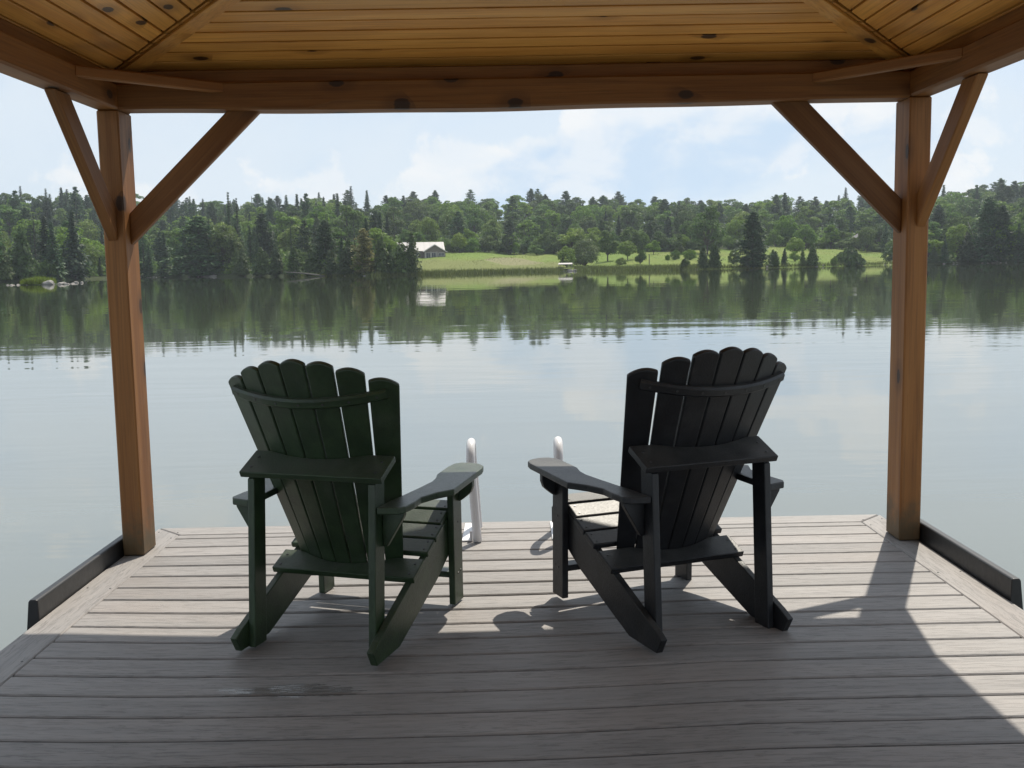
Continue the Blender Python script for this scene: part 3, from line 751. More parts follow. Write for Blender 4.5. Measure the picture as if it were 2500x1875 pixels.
MAT['needle'] = leaf_mat('dark_needles', (0.028, 0.056, 0.028), (0.050, 0.080, 0.034), 0.28)
MAT['pine'] = leaf_mat('pine_needles', (0.038, 0.074, 0.034), (0.064, 0.104, 0.042), 0.32)
MAT['cedar'] = leaf_mat('cedar_sprays', (0.044, 0.072, 0.026), (0.074, 0.102, 0.036), 0.3)
MAT['tan'] = leaf_mat('browned_needles', (0.175, 0.165, 0.075), (0.135, 0.140, 0.060), 0.35, 0.1)
MAT['bark'] = plain('bark', (0.075, 0.060, 0.048), 0.9, 0, 0.4, 3, 0.6)
MAT['pale_bark'] = plain('pale_bark', (0.30, 0.28, 0.25), 0.85, 0, 0.4, 3, 0.4)
MAT['reed'] = leaf_mat('reeds', (0.085, 0.105, 0.035), (0.125, 0.125, 0.05), 0.35, 0.15)

def cards(c, nrm, sx, sy, axis=None):
    """leaf quads: centres c, normals nrm, half sizes, long axis optional"""
    n = len(c); nrm = nrm / (np.linalg.norm(nrm, axis=1, keepdims=True) + 1e-9)
    t = rng.normal(size=(n, 3)) if axis is None else axis
    u = t - nrm * (t * nrm).sum(1, keepdims=True); u /= np.linalg.norm(u, axis=1, keepdims=True) + 1e-9
    w = np.cross(nrm, u); sx = np.broadcast_to(sx, (n,))[:, None]; sy = np.broadcast_to(sy, (n,))[:, None]
    bend = nrm * (0.25 * sy)
    v = np.stack([c - u * sx - bend, c + w * sy, c + u * sx - bend, c - w * sy], 1).reshape(-1, 3)
    return v, np.arange(n * 4).reshape(-1, 4)
def limbs_mesh(name, sticks, mat):
    V = []; Fc = []
    for p0, p1, r0, r1 in sticks:
        p0, p1 = Vector(p0), Vector(p1); d = (p1 - p0).normalized(); a = d.orthogonal().normalized(); b = d.cross(a); k = len(V)
        for q, r in ((p0, r0), (p1, r1)):
            for j in range(6): V.append(tuple(q + (a * math.cos(j * 1.0472) + b * math.sin(j * 1.0472)) * r))
        for j in range(6): Fc.append((k + j, k + (j + 1) % 6, k + 6 + (j + 1) % 6, k + 6 + j))
    return np_mesh(name, V, Fc, [mat], smooth=True)
def broadleaf(h, cr, base, nl, per, size, mat, trunk_mat):
    """crown of many lobes; h height, cr crown radius, base height of the crown's foot"""
    C = []; N = []; S = []; sticks = [((0, 0, -0.3), (0.05 * h * rng.normal() * 0.2, 0, h * 0.62), 0.022 * h, 0.010 * h)]
    hz = (h - base) / 2; cz = base + hz
    for k in range(nl):
        a = rng.uniform(0, 6.283); u = rng.uniform(-0.85, 1.0); q = math.sqrt(max(0, 1 - u * u))
        rad = rng.uniform(0.55, 0.82); lr = rng.uniform(0.22, 0.36) * cr
        c = np.array([math.cos(a) * q * rad * cr, math.sin(a) * q * rad * cr, cz + u * rad * hz])
        if k < 2: c = np.array([rng.normal() * 0.15 * cr, rng.normal() * 0.15 * cr, cz + hz * 0.75 * (1 - k * 0.3)])
        d = rng.normal(size=(per, 3)); d /= np.linalg.norm(d, axis=1, keepdims=True); d[:, 2] = np.where(d[:, 2] < -0.35, -d[:, 2], d[:, 2])
        rr = lr * rng.uniform(0.7, 1.08, (per, 1))
        C.append(c + d * rr * np.array([1.12, 1.12, 0.85])); N.append(d + rng.normal(size=(per, 3)) * 0.55); S.append(np.full(per, size) * rng.uniform(0.6, 1.3, per))
        if k % 2 == 0: sticks.append(((0, 0, base + hz * 0.3), tuple(c), 0.010 * h, 0.003 * h))
    C = np.concatenate(C); N = np.concatenate(N); S = np.concatenate(S)
    v, f = cards(C, N, S, S * 0.8)
    return np_mesh('crown', v, f, [mat]), limbs_mesh('trunk', sticks, trunk_mat)
def spruce(h, rmax, base, mat, nw=24, nb=8, ns=7, droop=0.35, jag=0.25):
    C = []; N = []; A = []; SX = []; SY = []
    sticks = [((0, 0, -0.3), (0, 0, h * 0.97), 0.016 * h, 0.003 * h)]
    for i in range(nw):
        t = i / (nw - 1); z = base + (h - base) * (t ** 0.92)
        L0 = rmax * (1 - t) ** 0.9 + 0.02 * rmax
        if t < 0.12: L0 *= 0.75 + 2 * t
        for j in range(nb):
            a = 6.283 * (j + rng.uniform(-.35, .35)) / nb + i * 1.3; L = L0 * rng.uniform(1 - jag, 1 + jag * 0.6)
            d = np.array([math.cos(a), math.sin(a), 0])
            for k in range(ns):
                s = (k + 0.6 + rng.uniform(-.3, .3)) / ns
                c = d * L * s + np.array([0, 0, z - droop * L * s ** 1.4 + 0.12 * L * s ** 4]) + rng.normal(size=3) * 0.05 * rmax
                C.append(c); N.append(np.array([d[0] * 0.5, d[1] * 0.5, 1]) + rng.normal(size=3) * 0.5)
                A.append(d + rng.normal(size=3) * 0.5 - np.array([0, 0, .3])); q = (0.09 + 0.19 * (1 - t)) * rmax / 2.2 * rng.uniform(.8, 1.5)
                SX.append(q * 1.5); SY.append(q * 0.8)
    v, f = cards(np.array(C), np.array(N), np.array(SX), np.array(SY), np.array(A))
    return np_mesh('crown', v, f, [mat]), limbs_mesh('trunk', sticks, MAT['bark'])
def pine(h, rmax, base, mat, nw=16, nb=6):
    C = []; N = []; S = []; sticks = [((0, 0, -0.3), (0.01 * h, 0, h * 0.96), 0.018 * h, 0.004 * h)]
    for i in range(nw):
        t = i / (nw - 1); z = base + (h - base) * t
        L0 = rmax * (0.95 * (1 - t) ** 0.62 + 0.10)
        if t < 0.2: L0 *= 0.7 + 1.5 * t
        for j in range(nb):
            if rng.random() < 0.12: continue
            a = 6.283 * (j + rng.uniform(-.4, .4)) / nb + i * 0.9; L = L0 * rng.uniform(0.5, 1.18)
            d = np.array([math.cos(a), math.sin(a), 0]); up = rng.uniform(-0.02, 0.22) + 0.25 * t
            zj = z + rng.normal() * 0.3 * (h - base) / nw; tip = d * L + np.array([0, 0, zj + up * L]); sticks.append(((0, 0, zj), tuple(tip * np.array([1, 1, 1])), 0.005 * h * (1.1 - t), 0.002 * h))
            for s in (0.45, 0.72, 1.0):
                c0 = d * L * s + np.array([0, 0, zj + up * L * s ** 1.5]); m = 20
                e = rng.normal(size=(m, 3)) * np.array([0.32, 0.32, 0.22]) * rmax * 0.40 * (0.45 + 0.65 * (1 - t))
                C.append(c0 + e); N.append(np.array([0, 0, 1.0]) + rng.normal(size=(m, 3)) * 0.55); S.append(rng.uniform(.6, 1.3, m) * 0.072 * rmax * (0.65 + 0.5 * (1 - t)))
    C = np.concatenate(C); N = np.concatenate(N); S = np.concatenate(S)
    v, f = cards(C, N, S * 1.25, S * 0.8)
    return np_mesh('crown', v, f, [mat]), limbs_mesh('trunk', sticks, MAT['bark'])
def cedar(h, rmax, mat, n=3400, tips=4):
    C = []; N = []
    for k in range(tips):
        hh = h * (1 if k == 0 else rng.uniform(0.55, 0.9)); ox, oy = (0, 0) if k == 0 else (rng.normal() * 0.32 * rmax, rng.normal() * 0.32 * rmax)
        m = n // tips; t = rng.beta(1.0, 1.35, m); a = rng.uniform(0, 6.283, m)
        lump = 1 + 0.26 * np.sin(a * 3 + t * 17 + k) + 0.20 * np.sin(a * 5 - t * 29) + 0.14 * np.sin(t * 41 + a)
        r = rmax * (0.85 if k == 0 else 0.6) * (1 - t) ** 0.62 * lump * rng.uniform(0.66, 1.05, m)
        r *= np.where(t < 0.1, 0.7 + 3 * t, 1)
        C.append(np.stack([ox + r * np.cos(a), oy + r * np.sin(a), 0.04 * h + t * hh * 0.97], 1)); N.append(np.stack([np.cos(a), np.sin(a), np.full(m, 0.5)], 1) + rng.normal(size=(m, 3)) * 0.55)
    C = np.concatenate(C); N = np.concatenate(N); s = rng.uniform(.6, 1.3, len(C)) * 0.10 * rmax
    v, f = cards(C, N, s * 1.5, s * 0.8, np.tile(np.array([[0, 0, 1.0]]), (len(C), 1)) + rng.normal(size=(len(C), 3)) * 0.45)
    return np_mesh('crown', v, f, [mat]), limbs_mesh('trunk', [((0, 0, -0.3), (0, 0, h * 0.8), 0.022 * h, 0.004 * h)], MAT['bark'])

# prototypes: (crown, trunk, height, radius)
PRO = {}
PRO['broadleaf'] = [(*broadleaf(10, 3.9, 0.5, 40, 120, 0.22, MAT['leaf'], MAT['bark']), 10, 3.9),
                    (*broadleaf(10, 3.3, 0.7, 34, 130, 0.21, MAT['leaf'], MAT['bark']), 10, 3.3),
                    (*broadleaf(10, 4.4, 0.3, 46, 115, 0.23, MAT['leaf'], MAT['bark']), 10, 4.4),
                    (*broadleaf(10, 2.9, 0.4, 32, 130, 0.21, MAT['leaf'], MAT['bark']), 10, 2.9)]
PRO['pale'] = [(*broadleaf(10, 4.2, 0.8, 36, 130, 0.22, MAT['leaf_light'], MAT['bark']), 10, 4.2),
               (*broadleaf(10, 3.4, 0.8, 32, 130, 0.22, MAT['leaf_light'], MAT['bark']), 10, 3.4)]
PRO['bush'] = [(*broadleaf(10, 7.0, -1.5, 34, 130, 0.36, MAT['leaf'], MAT['bark']), 10, 7.6),
               (*broadleaf(10, 6.0, -1.0, 30, 130, 0.34, MAT['leaf'], MAT['bark']), 10, 6.6)]
PRO['grey_bush'] = [(*broadleaf(10, 7.0, -1.5, 46, 130, 0.30, MAT['leaf_grey'], MAT['bark']), 10, 7.6)]
PRO['pale_bush'] = [(*broadleaf(10, 6.0, -1.5, 34, 130, 0.34, MAT['leaf_light'], MAT['bark']), 10, 6.6)]
PRO['spruce'] = [(*spruce(12, 2.2, 0.5, MAT['needle']), 12, 2.2), (*spruce(12, 1.7, 0.4, MAT['needle'], 28, 7, 6, 0.45), 12, 1.7), (*spruce(12, 2.7, 0.6, MAT['needle'], 22, 9, 8, 0.3, 0.35), 12, 2.7)]
PRO['spire'] = [(*spruce(12, 0.95, 0.3, MAT['needle'], 30, 6, 5, 0.5), 12, 0.95)]
PRO['pine'] = [(*pine(14, 3.4, 2.0, MAT['pine']), 14, 3.4), (*pine(14, 3.2, 3.5, MAT['pine'], 14, 6), 14, 3.2), (*pine(14, 3.8, 0.8, MAT['pine'], 18, 7), 14, 3.8), (*pine(14, 3.0, 1.5, MAT['pine'], 15, 5), 14, 3.0)]
PRO['tan_pine'] = [(*pine(12, 3.0, 0.6, MAT['tan'], 14, 7), 12, 3.0)]
PRO['cedar'] = [(*cedar(9, 1.9, MAT['cedar']), 9, 1.9), (*cedar(9, 2.3, MAT['cedar'], 3800, 6), 9, 2.3), (*cedar(9, 1.5, MAT['cedar'], 3000, 2), 9, 1.5)]
PRO['juniper'] = [(*cedar(5, 4.2, MAT['cedar'], 4200, 9), 5, 4.2)]
CAT = dict(broadleaf='tree', pale='tree', bush='bush', grey_bush='bush', pale_bush='bush', spruce='spruce', spire='spruce', pine='pine', tan_pine='pine', cedar='cedar', juniper='juniper')
NAME = dict(broadleaf='broadleaf_tree', pale='broadleaf_tree', bush='bush', grey_bush='bush', pale_bush='bush', spruce='spruce_tree', spire='spruce_tree', pine='pine_tree', tan_pine='pine_tree', cedar='cedar_tree', juniper='juniper_bush')
def tree(kind, pos, h, width, label, group=None, var=None):
    c, t, h0, r0 = PRO[kind][rnd.randrange(len(PRO[kind])) if var is None else var]
    o = empty(NAME[kind], pos, rnd.uniform(0, 6.28)); s = width / (2 * r0)
    o.scale = (s, s * rnd.uniform(.9, 1.1), h / h0)
    me_obj('crown', c, o); me_obj('trunk', t, o)
    tag(o, label, CAT[kind], group); return o
def tree_px(kind, px, py0, py1, wpx, label, group=None, var=None, shore=False):
    """a tree photographed with its foot at (px, py0), top at py1, wpx wide"""
    az, r = on_ground(px, py0)
    if shore: r = max(r, shore_r(az) + 1.0)
    P_ = at(az, r, -0.1); k = r / FPX
    return tree(kind, P_, max((py0 - py1) * k, 0.6) + 0.1, wpx * k * 1.05, label, group, var)
c5 = lambda x, y: (800 + x / 2.4578, 430 + y / 2.4578)
c6 = lambda x, y: (1600 + x / 2.4578, 430 + y / 2.4578)
c4 = lambda x, y: (x / 2.4578, 430 + y / 2.4578)
def T5(kind, x, y0, y1, w, label, cv=c5, **k):
    a = cv(x, y0); b = cv(x, y1); return tree_px(kind, a[0], a[1], b[1], w / 2.4578, label, **k)
# trees and bushes that stand apart
T5('pale', 838, 437, 352, 88, 'small bright green tree right of the house above the meadow')
T5('cedar', 1012, 447, 365, 48, 'slim pale conifer at the top edge of the meadow')
T5('bush', 1052, 455, 415, 50, 'low bush beside the slim conifer at the meadow top')
T5('bush', 1255, 474, 412, 112, 'rounded dark bush on the meadow edge left of the boat shelter')
T5('grey_bush', 1545, 540, 385, 200, 'broad silvery green bush behind the boat shelter')
T5('pale_bush', 1435, 548, 425, 118, 'yellow green bush standing over the boat shelter')
T5('pale', 1470, 470, 308, 170, 'tall yellow green tree behind the silvery bush')
T5('pale', 1585, 480, 335, 110, 'yellow green tree crowding the right of the silvery bush')
T5('broadleaf', 1680, 512, 325, 125, 'dark tall tree right of the silvery bush')
T5('pale', 1800, 505, 388, 120, 'light green tree between the dark tree and round dark bush')
T5('bush', 1875, 530, 438, 78, 'round dark green bush near the shore post')
T5('broadleaf', 1955, 470, 385, 82, 'round crowned tree on the meadow behind the shore post', var=0)
T5('cedar', 2145, 548, 495, 60, 'small dark conifer at the waterline right of the reeds')
T5('pale_bush', 1760, 532, 490, 70, 'low light bush at the meadow shore behind the reeds')
T5('bush', 118, 503, 443, 64, 'small grey green bush on the meadow left of the great dark tree', c6)
T5('cedar', 156, 472, 408, 48, 'small dark conifer above the two meadow bushes', c6)
T5('bush', 205, 503, 440, 84, 'middle meadow bush just left of the great dark tree', c6)
T5('bush', 75, 505, 470, 36, 'tiny dark bush leftmost of the meadow bushes', c6)
T5('broadleaf', 312, 470, 185, 205, 'great dark tree towering over the meadow shore', c6, var=0)
T5('cedar', 285, 552, 412, 74, 'dark shore cedar below the great dark tree, left of its pair', c6, shore=True)
T5('cedar', 362, 550, 398, 84, 'dark shore cedar below the great dark tree, right of its pair', c6, shore=True)
T5('bush', 468, 528, 442, 84, 'loose dark bush between the shore cedars and big pine', c6)
T5('pine', 585, 548, 245, 185, 'big dark pine at the meadow shore, tallest at the water', c6, var=2, shore=True)
T5('cedar', 705, 538, 448, 84, 'squat cedar at the waterline right of the big pine', c6, shore=True)
T5('cedar', 775, 534, 440, 44, 'thin sapling between the squat cedar and round tree', c6)
T5('pale', 836, 490, 372, 108, 'round bright tree in the middle of the right meadow', c6, var=0)
T5('bush', 838, 514, 452, 66, 'dark bush under the round bright meadow tree', c6)
T5('cedar', 882, 538, 448, 48, 'narrow cedar under the round bright tree at the shore', c6, shore=True)
T5('cedar', 942, 540, 418, 88, 'pointed cedar on the shore right of the round bright tree', c6, shore=True)
T5('juniper', 1165, 540, 442, 160, 'wide spreading juniper at the waterline left of the right post', c6, shore=True)
T5('bush', 1072, 532, 488, 40, 'little bush beside the wide juniper', c6)
T5('bush', 180, 546, 497, 60, 'little dark bush at the waterline below the meadow bushes', c6, shore=True)
T5('bush', 1405, 512, 440, 96, 'dark bush on the meadow edge close to the right post', c6)
T5('broadleaf', 1120, 440, 385, 90, 'pale rounded bush in front of the grey barn', c6)
T5('broadleaf', 1340, 440, 290, 130, 'big rounded tree right of the grey barn', c6)
T5('broadleaf', 900, 442, 295, 130, 'big dome shaped tree behind the round bright tree', c6)
T5('spruce', 1735, 524, 398, 80, 'small conifer at the water just right of the right post', c6, shore=True)
T5('cedar', 1672, 520, 430, 60, 'small cedar hugging the right post at the waterline', c6, shore=True)
T5('cedar', 1872, 522, 365, 118, 'grey green cedar at the right shore', c6, shore=True)
T5('pine', 1990, 522, 190, 170, 'tall layered pine at the right shore with leaning trunks below', c6, var=2, shore=True)
T5('pine', 2075, 522, 230, 150, 'second tall pine at the right shore', c6, var=0, shore=True)
T5('spruce', 2175, 520, 320, 110, 'grey pointed conifer at the far right shore', c6, shore=True)
T5('cedar', 2260, 520, 350, 100, 'shore cedar at the right edge of the view', c6, shore=True)
T5('tan_pine', 222, 585, 330, 150, 'pine with browned tan needles on the wooded point', c5, shore=True)
for i, (x, y1, w, lb) in enumerate([(508, 345, 118, 'dark cedar at the tip of the wooded point'), (440, 395, 130, 'broad dark cedar behind the tip of the wooded point'), (330, 370, 110, 'dark cedar right of the browned pine'),
                                    (375, 410, 100, 'low dark cedar in the middle of the wooded point'), (130, 380, 130, 'dense cedar left of the browned pine')]):
    T5('cedar', x, 583, y1, w, lb, c5, shore=True)
T5('spire', 10, 560, 232, 46, 'tall pointed spruce left of the browned pine, tallest spire', c5, var=0)
T5('spire', 165, 540, 262, 36, 'thin pointed spruce just above the browned pine', c5, var=0)
T5('spire', 242, 540, 285, 36, 'pointed spruce behind the browned pine top', c5, var=0)
T5('spire', 88, 560, 335, 44, 'shorter pointed spruce between the spires of the wooded point', c5, var=0)
T5('spire', 1968, 560, 228, 44, 'left spire of the close pair of pointed spruces', c4, var=0)
T5('spire', 1925, 560, 268, 40, 'shorter spire left of the close pair of spruces', c4, var=0)
T5('spruce', 1388, 560, 128, 90, 'tall spruce breaking the skyline right of the left post', c4, var=1)
T5('spruce', 1436, 560, 160, 76, 'second spruce breaking the skyline right of the left post', c4, var=1)
T5('pine', 1205, 605, 283, 310, 'wide layered pine at the waterline right of the left post', c4, var=2, shore=True)
T5('spruce', 995, 605, 365, 110, 'dark spruce close to the left post at the waterline', c4, shore=True)
T5('spruce', 900, 600, 430, 90, 'shore spruce half hidden by the left post', c4, shore=True)
T5('spruce', 455, 622, 260, 170, 'tall dark spruce left of the left post at the waterline', c4, var=2, shore=True)
T5('spruce', 330, 626, 330, 150, 'dark spruce behind the small island', c4, var=0, shore=True)
T5('cedar', 140, 630, 350, 140, 'olive cedar at the left shore', c4, shore=True)
T5('cedar', 30, 632, 440, 110, 'shore cedar at the left edge of the view', c4, shore=True)
T5('pine', 470, 400, 108, 130, 'pine breaking the skyline beside the left post', c4, var=1)
T5('pine', 110, 380, 130, 110, 'pine breaking the skyline at the far left', c4, var=1)
T5('pine', 1848, 420, 128, 110, 'broad pine breaking the skyline above the wooded point', c4, var=1)
for i, x in enumerate((1460, 1570, 1660, 1770, 1870, 1990, 2090)):
    T5('cedar', x, 608, rnd.uniform(420, 470), rnd.uniform(110, 140), ['first', 'second', 'third', 'fourth', 'fifth', 'sixth', 'seventh'][i] + ' cedar right of the wide layered pine in the shore row', c4, shore=True, group='cedar row on the left shore')
T5('pine', 775, 320, 120, 90, 'pine breaking the skyline left of the right post', c6, var=1)
T5('pine', 1920, 300, 88, 84, 'pine breaking the skyline at the far right', c6, var=1)

# the forest itself: every tree is its own object
SECT = [(230, 'left of the left post'), (420, 'just right of the left post'), (640, 'above the wide layered pine'), (800, 'left of the browned pine'), (945, 'above the wooded point'),
        (1120, 'above the house'), (1340, 'above the open meadow'), (1560, 'behind the boat shelter'), (1700, 'left of the great dark tree'), (1900, 'behind the big shore pine'),
        (2050, 'behind the round bright tree'), (2260, 'around the grey barn'), (2400, 'just right of the right post'), (9999, 'at the right edge')]
def forest(px0, px1, d0, d1, mix, zone, hf, hb, dd=20.0, sp=8.0, skip=None):
    d = d0
    while d < d1:
        a = math.atan((px0 - 1250) / FPX) + R(0.42); a1 = math.atan((px1 - 1250) / FPX) + R(0.42)
        a += rnd.uniform(0, 0.02)
        while a < a1:
            rs = shore_r(a); dj = d + rnd.uniform(-6, 6) + meadow_depth(a) * (1 if zone == 'meadow' else 0)
            dj = max(dj, 2.0)
            if not (skip and skip(a, dj)):
                kind = rnd.choices([m[0] for m in mix], [m[1] for m in mix])[0]
                t = (d - d0) / max(20, d1 - d0); h = (hf + (hb - hf) * t ** 0.7) * rnd.uniform(0.78, 1.15)
                if kind in ('spruce', 'pine'): h *= 1.12
                if kind == 'spire': h *= 1.15
                w = {'broadleaf': 0.80, 'pale': 0.78, 'spruce': 0.44, 'spire': 0.17, 'pine': 0.56, 'cedar': 0.48}[kind] * h * rnd.uniform(0.9, 1.2)
                nm = {'broadleaf': 'green broadleaf tree', 'pale': 'yellow green broadleaf tree', 'spruce': 'dark spruce', 'spire': 'thin pointed spruce', 'pine': 'feathery dark pine', 'cedar': 'dense dark cedar'}[kind]
                px_ = 1250 + math.tan(a - R(0.42)) * FPX
                where = next(q for lim, q in SECT if px_ < lim)
                row = 'at the foot of' if t < 0.12 else ('low in' if t < 0.4 else ('high in' if t < 0.75 else 'on the skyline of'))
                lab = f'{nm} {row} the forest {where}'
                tree(kind, at(a, rs + dj, -0.15), h, w, lab, f'{nm}s {row} the forest {where}')
            a += sp * rnd.uniform(0.75, 1.25) / (rs + d)
        d += dd
house_az = math.atan((1010 - 1250) / FPX) + R(0.42)
def left_skip(a, d):
    px = 1250 + math.tan(a - R(0.42)) * FPX
    return px > 790 and 34 < d < 100
forest(-60, 918, 8, 300, [('broadleaf', 29), ('pale', 7), ('spruce', 26), ('pine', 24), ('cedar', 8), ('spire', 4)], 'left', 10.0, 12.8, skip=left_skip)
forest(925, 2235, 3, 232, [('broadleaf', 60), ('pale', 9), ('pine', 26), ('spruce', 5)], 'meadow', 8.5, 12.3, sp=8.8)
forest(965, 2235, -1, 1, [('broadleaf', 70), ('pale', 16), ('cedar', 14)], 'meadow', 6.5, 7.5, sp=8.0)
forest(2240, 2560, 6, 300, [('broadleaf', 50), ('pale', 6), ('spruce', 18), ('pine', 18), ('cedar', 8)], 'right', 10.5, 12.8)
px_ = -50.0
while px_ < 2550:
    if px_ > 905 and px_ < 2265: px_ = 2265
    a = math.atan((px_ - 1250) / FPX) + R(0.42); rs = shore_r(a); where = next(w for lim, w in SECT if px_ < lim)
    kind = rnd.choices(['cedar', 'spruce', 'bush', 'broadleaf'], [46, 24, 18, 12])[0]; hh = rnd.uniform(3.6, 8.2) * (0.6 if kind == 'bush' else 1)
    w = {'cedar': 0.55, 'spruce': 0.46, 'bush': 1.3, 'broadleaf': 0.85}[kind] * hh
    nm = {'cedar': 'low cedar', 'spruce': 'young spruce', 'bush': 'leafy shore bush', 'broadleaf': 'small broadleaf tree'}[kind]
    tree(kind, at(a, rs + rnd.uniform(1.2, 5.0), -0.1), hh, w, f'{nm} leaning to the water under the forest {where}', f'{nm}s along the waterline {where}')
    px_ += rnd.uniform(3.2, 5.2) * FPX / rs * (1.0 if px_ < 905 else 1.1)
for k in range(64):
    px_ = 960 + 1260 * (k + rnd.random() * 0.8) / 64; a = math.atan((px_ - 1250) / FPX) + R(0.42)
    q = at(a, shore_r(a) + meadow_depth(a) - rnd.uniform(0, 4), -0.1)
    where = next(w for lim, w in SECT if px_ < lim)
    tree('bush', q, rnd.uniform(2.4, 5.4), rnd.uniform(4, 6.5), f'leafy undergrowth bush along the forest edge {where}', f'undergrowth along the forest edge {where}')

# the wood goes on to both sides, read as one mass
def wood_mass(px0, px1, n, label):
    Q = []
    for kind in ('broadleaf', 'broadleaf', 'pine', 'spruce'):
        c, t, h0, r0 = PRO[kind][len(Q) % len(PRO[kind])]
        co = np.empty(len(c.vertices) * 3, np.float32); c.vertices.foreach_get('co', co); Q.append((co.reshape(-1, 4, 3), h0, r0, kind))
    V_ = []; mi_ = []
    for k in range(n):
        px_ = rnd.uniform(px0, px1); a = math.atan((px_ - 1250) / FPX) + R(0.42); d = 4 + 290 * rnd.random() ** 1.3
        q = at(a, shore_r(a) + d); i = rnd.randrange(4); co, h0, r0, kind = Q[i]; h = rnd.uniform(9, 13)
        sel = co[rng.choice(len(co), 420, replace=False)]; cen = sel.mean(1, keepdims=True); sel = cen + (sel - cen) * 2.3
        b = rnd.uniform(0, 6.28); w = h * (0.4 if kind != 'spruce' else 0.22) / r0
        M_ = np.array([[math.cos(b) * w, -math.sin(b) * w, 0], [math.sin(b) * w, math.cos(b) * w, 0], [0, 0, h / h0]])
        V_.append(sel.reshape(-1, 3) @ M_.T + np.array([q.x, q.y, q.z - 0.2])); mi_ += [0 if i < 2 else (1 if i == 2 else 2)] * 420
    V_ = np.concatenate(V_)
    tag(me_obj('wooded_hillside', np_mesh('wooded_hillside', V_, np.arange(len(V_)).reshape(-1, 4), [MAT['leaf'], MAT['pine'], MAT['needle']], mi_)), label, kind='stuff')
wood_mass(-1750, -70, 190, 'mixed wood continuing along the shore to the left')
wood_mass(2570, 4400, 190, 'mixed wood continuing along the shore to the right')

# low growth that covers the forest floor (uncountable)
C = []
while len(C) < 60000:
    px_ = rnd.uniform(-60, 2560); a = math.atan((px_ - 1250) / FPX) + R(0.42); md = meadow_depth(a)
    d = md + 1.5 + (312 - md) * rnd.random() ** 1.5
    if md < 1: d = 3 + 300 * rnd.random() ** 1.5
    if 790 < px_ < 1100 and 34 < d < 96: continue
    q = at(a, shore_r(a) + d); C.append((q.x, q.y, q.z + rnd.random() ** 1.4 * 2.6))
C = np.array(C)
v, f = cards(C, rng.normal(size=(len(C), 3)) + np.array([0, 0, 0.8]), rng.uniform(.25, .6, len(C)), rng.uniform(.2, .45, len(C)))
tag(me_obj('forest_undergrowth', np_mesh('forest_undergrowth', v, f, [MAT['leaf']])), 'leafy low growth covering the forest floor', kind='stuff')

# ------------------------------------------------------------------ reeds and tall grass (uncountable)
def blades(name, pts, hs, ws, mat, label):
    n = len(pts); a = rng.uniform(0, 6.283, n); lean = rng.normal(size=(n, 2)) * 0.22
    d = np.stack([np.cos(a), np.sin(a), np.zeros(n)], 1) * ws[:, None]
    tip = pts + np.stack([lean[:, 0] * hs, lean[:, 1] * hs, hs], 1)
    v = np.stack([pts - d, pts + d, tip], 1).reshape(-1, 3)
    o = me_obj(name, np_mesh(name, v, np.arange(n * 3).reshape(-1, 3), [mat])); tag(o, label, kind='stuff'); return o
def shore_pts(px0, px1, n, d0, d1):
    out = []
    for _ in range(n):
        a = math.atan((rnd.uniform(px0, px1) - 1250) / FPX) + R(0.42); r = shore_r(a) + rnd.uniform(d0, d1)
        q = at(a, r); out.append((q.x, q.y, max(q.z, WZ) - 0.03))
    return np.array(out)
pts = np.concatenate([shore_pts(925, 1380, 5200, -0.8, 1.8), shore_pts(1405, 1705, 5200, -0.6, 3.6), shore_pts(1705, 2260, 2600, 0.1, 1.6), shore_pts(700, 925, 900, -0.6, 1.0)])
blades('reeds', pts, rng.uniform(0.35, 0.85, len(pts)), rng.uniform(0.03, 0.07, len(pts)), MAT['reed'], 'green reeds fringing the meadow shore')
pts = []
while len(pts) < 14000:
    a = rnd.uniform(AZM0, AZM1); md = meadow_depth(a)
    if md < 4: continue
    q = at(a, shore_r(a) + md * rnd.random() ** 0.8); pts.append((q.x, q.y, q.z - 0.02))
pts = np.array(pts)
blades('meadow_grass', pts, rng.uniform(0.05, 0.16, len(pts)), rng.uniform(0.04, 0.09, len(pts)), MAT['meadow'], 'rough grass of the sloping meadow')

# ------------------------------------------------------------------ house, barn, shelter, posts on the far shore
def placed(name, px, py, label, cat, turn=0.0, shore_d=None):
    az, r = on_ground(px, py)
    if shore_d is not None: r = shore_r(az) + shore_d
    q = at(az, r); o = empty(name, q, -az + turn); tag(o, label, cat); return o, r
def lbox(name, x0, x1, y0, y1, z0, z1, mat, root, bevel=0.01):
    return prism(name, [(x0, y0, z0), (x1, y0, z0), (x1, y1, z0), (x0, y1, z0)], (0, 0, z1 - z0), (1, 0, 0), mat, root, None, bevel)
def slab(name, a, b, c, d, th, mat, root):
    n = (Vector(b) - Vector(a)).cross(Vector(d) - Vector(a)).normalized()
    if n.z < 0: n = -n
    return prism(name, [a, b, c, d], n * th, Vector(b) - Vector(a), mat, root, None, 0.01)
def window(root, x0, x1, z0, z1, y, nx, nz=1):
    w = lbox('window', x0, x1, y - 0.05, y + 0.02, z0, z1, MAT['house_trim'], root)
    pw, ph = (x1 - x0 - 0.1) / nx, (z1 - z0 - 0.1) / nz
    for i in range(nx):
        for j in range(nz):
            a = x0 + 0.05 + i * pw; b = z0 + 0.05 + j * ph
            q = lbox('pane', a + 0.03, a + pw - 0.03, y - 0.07, y - 0.052, b + 0.03, b + ph - 0.03, MAT['glass'], None)
            q.parent = w; q.matrix_parent_inverse = w.matrix_basis.inverted()
    return w
h, hr = placed('lake_house', 1020, 631, 'low grey brown lake house with a pale metal roof above the meadow', 'house', 0.06)
lbox('wall', -7.2, 6.3, 1.5, 8.5, -0.8, 2.0, MAT['house_wall'], h)
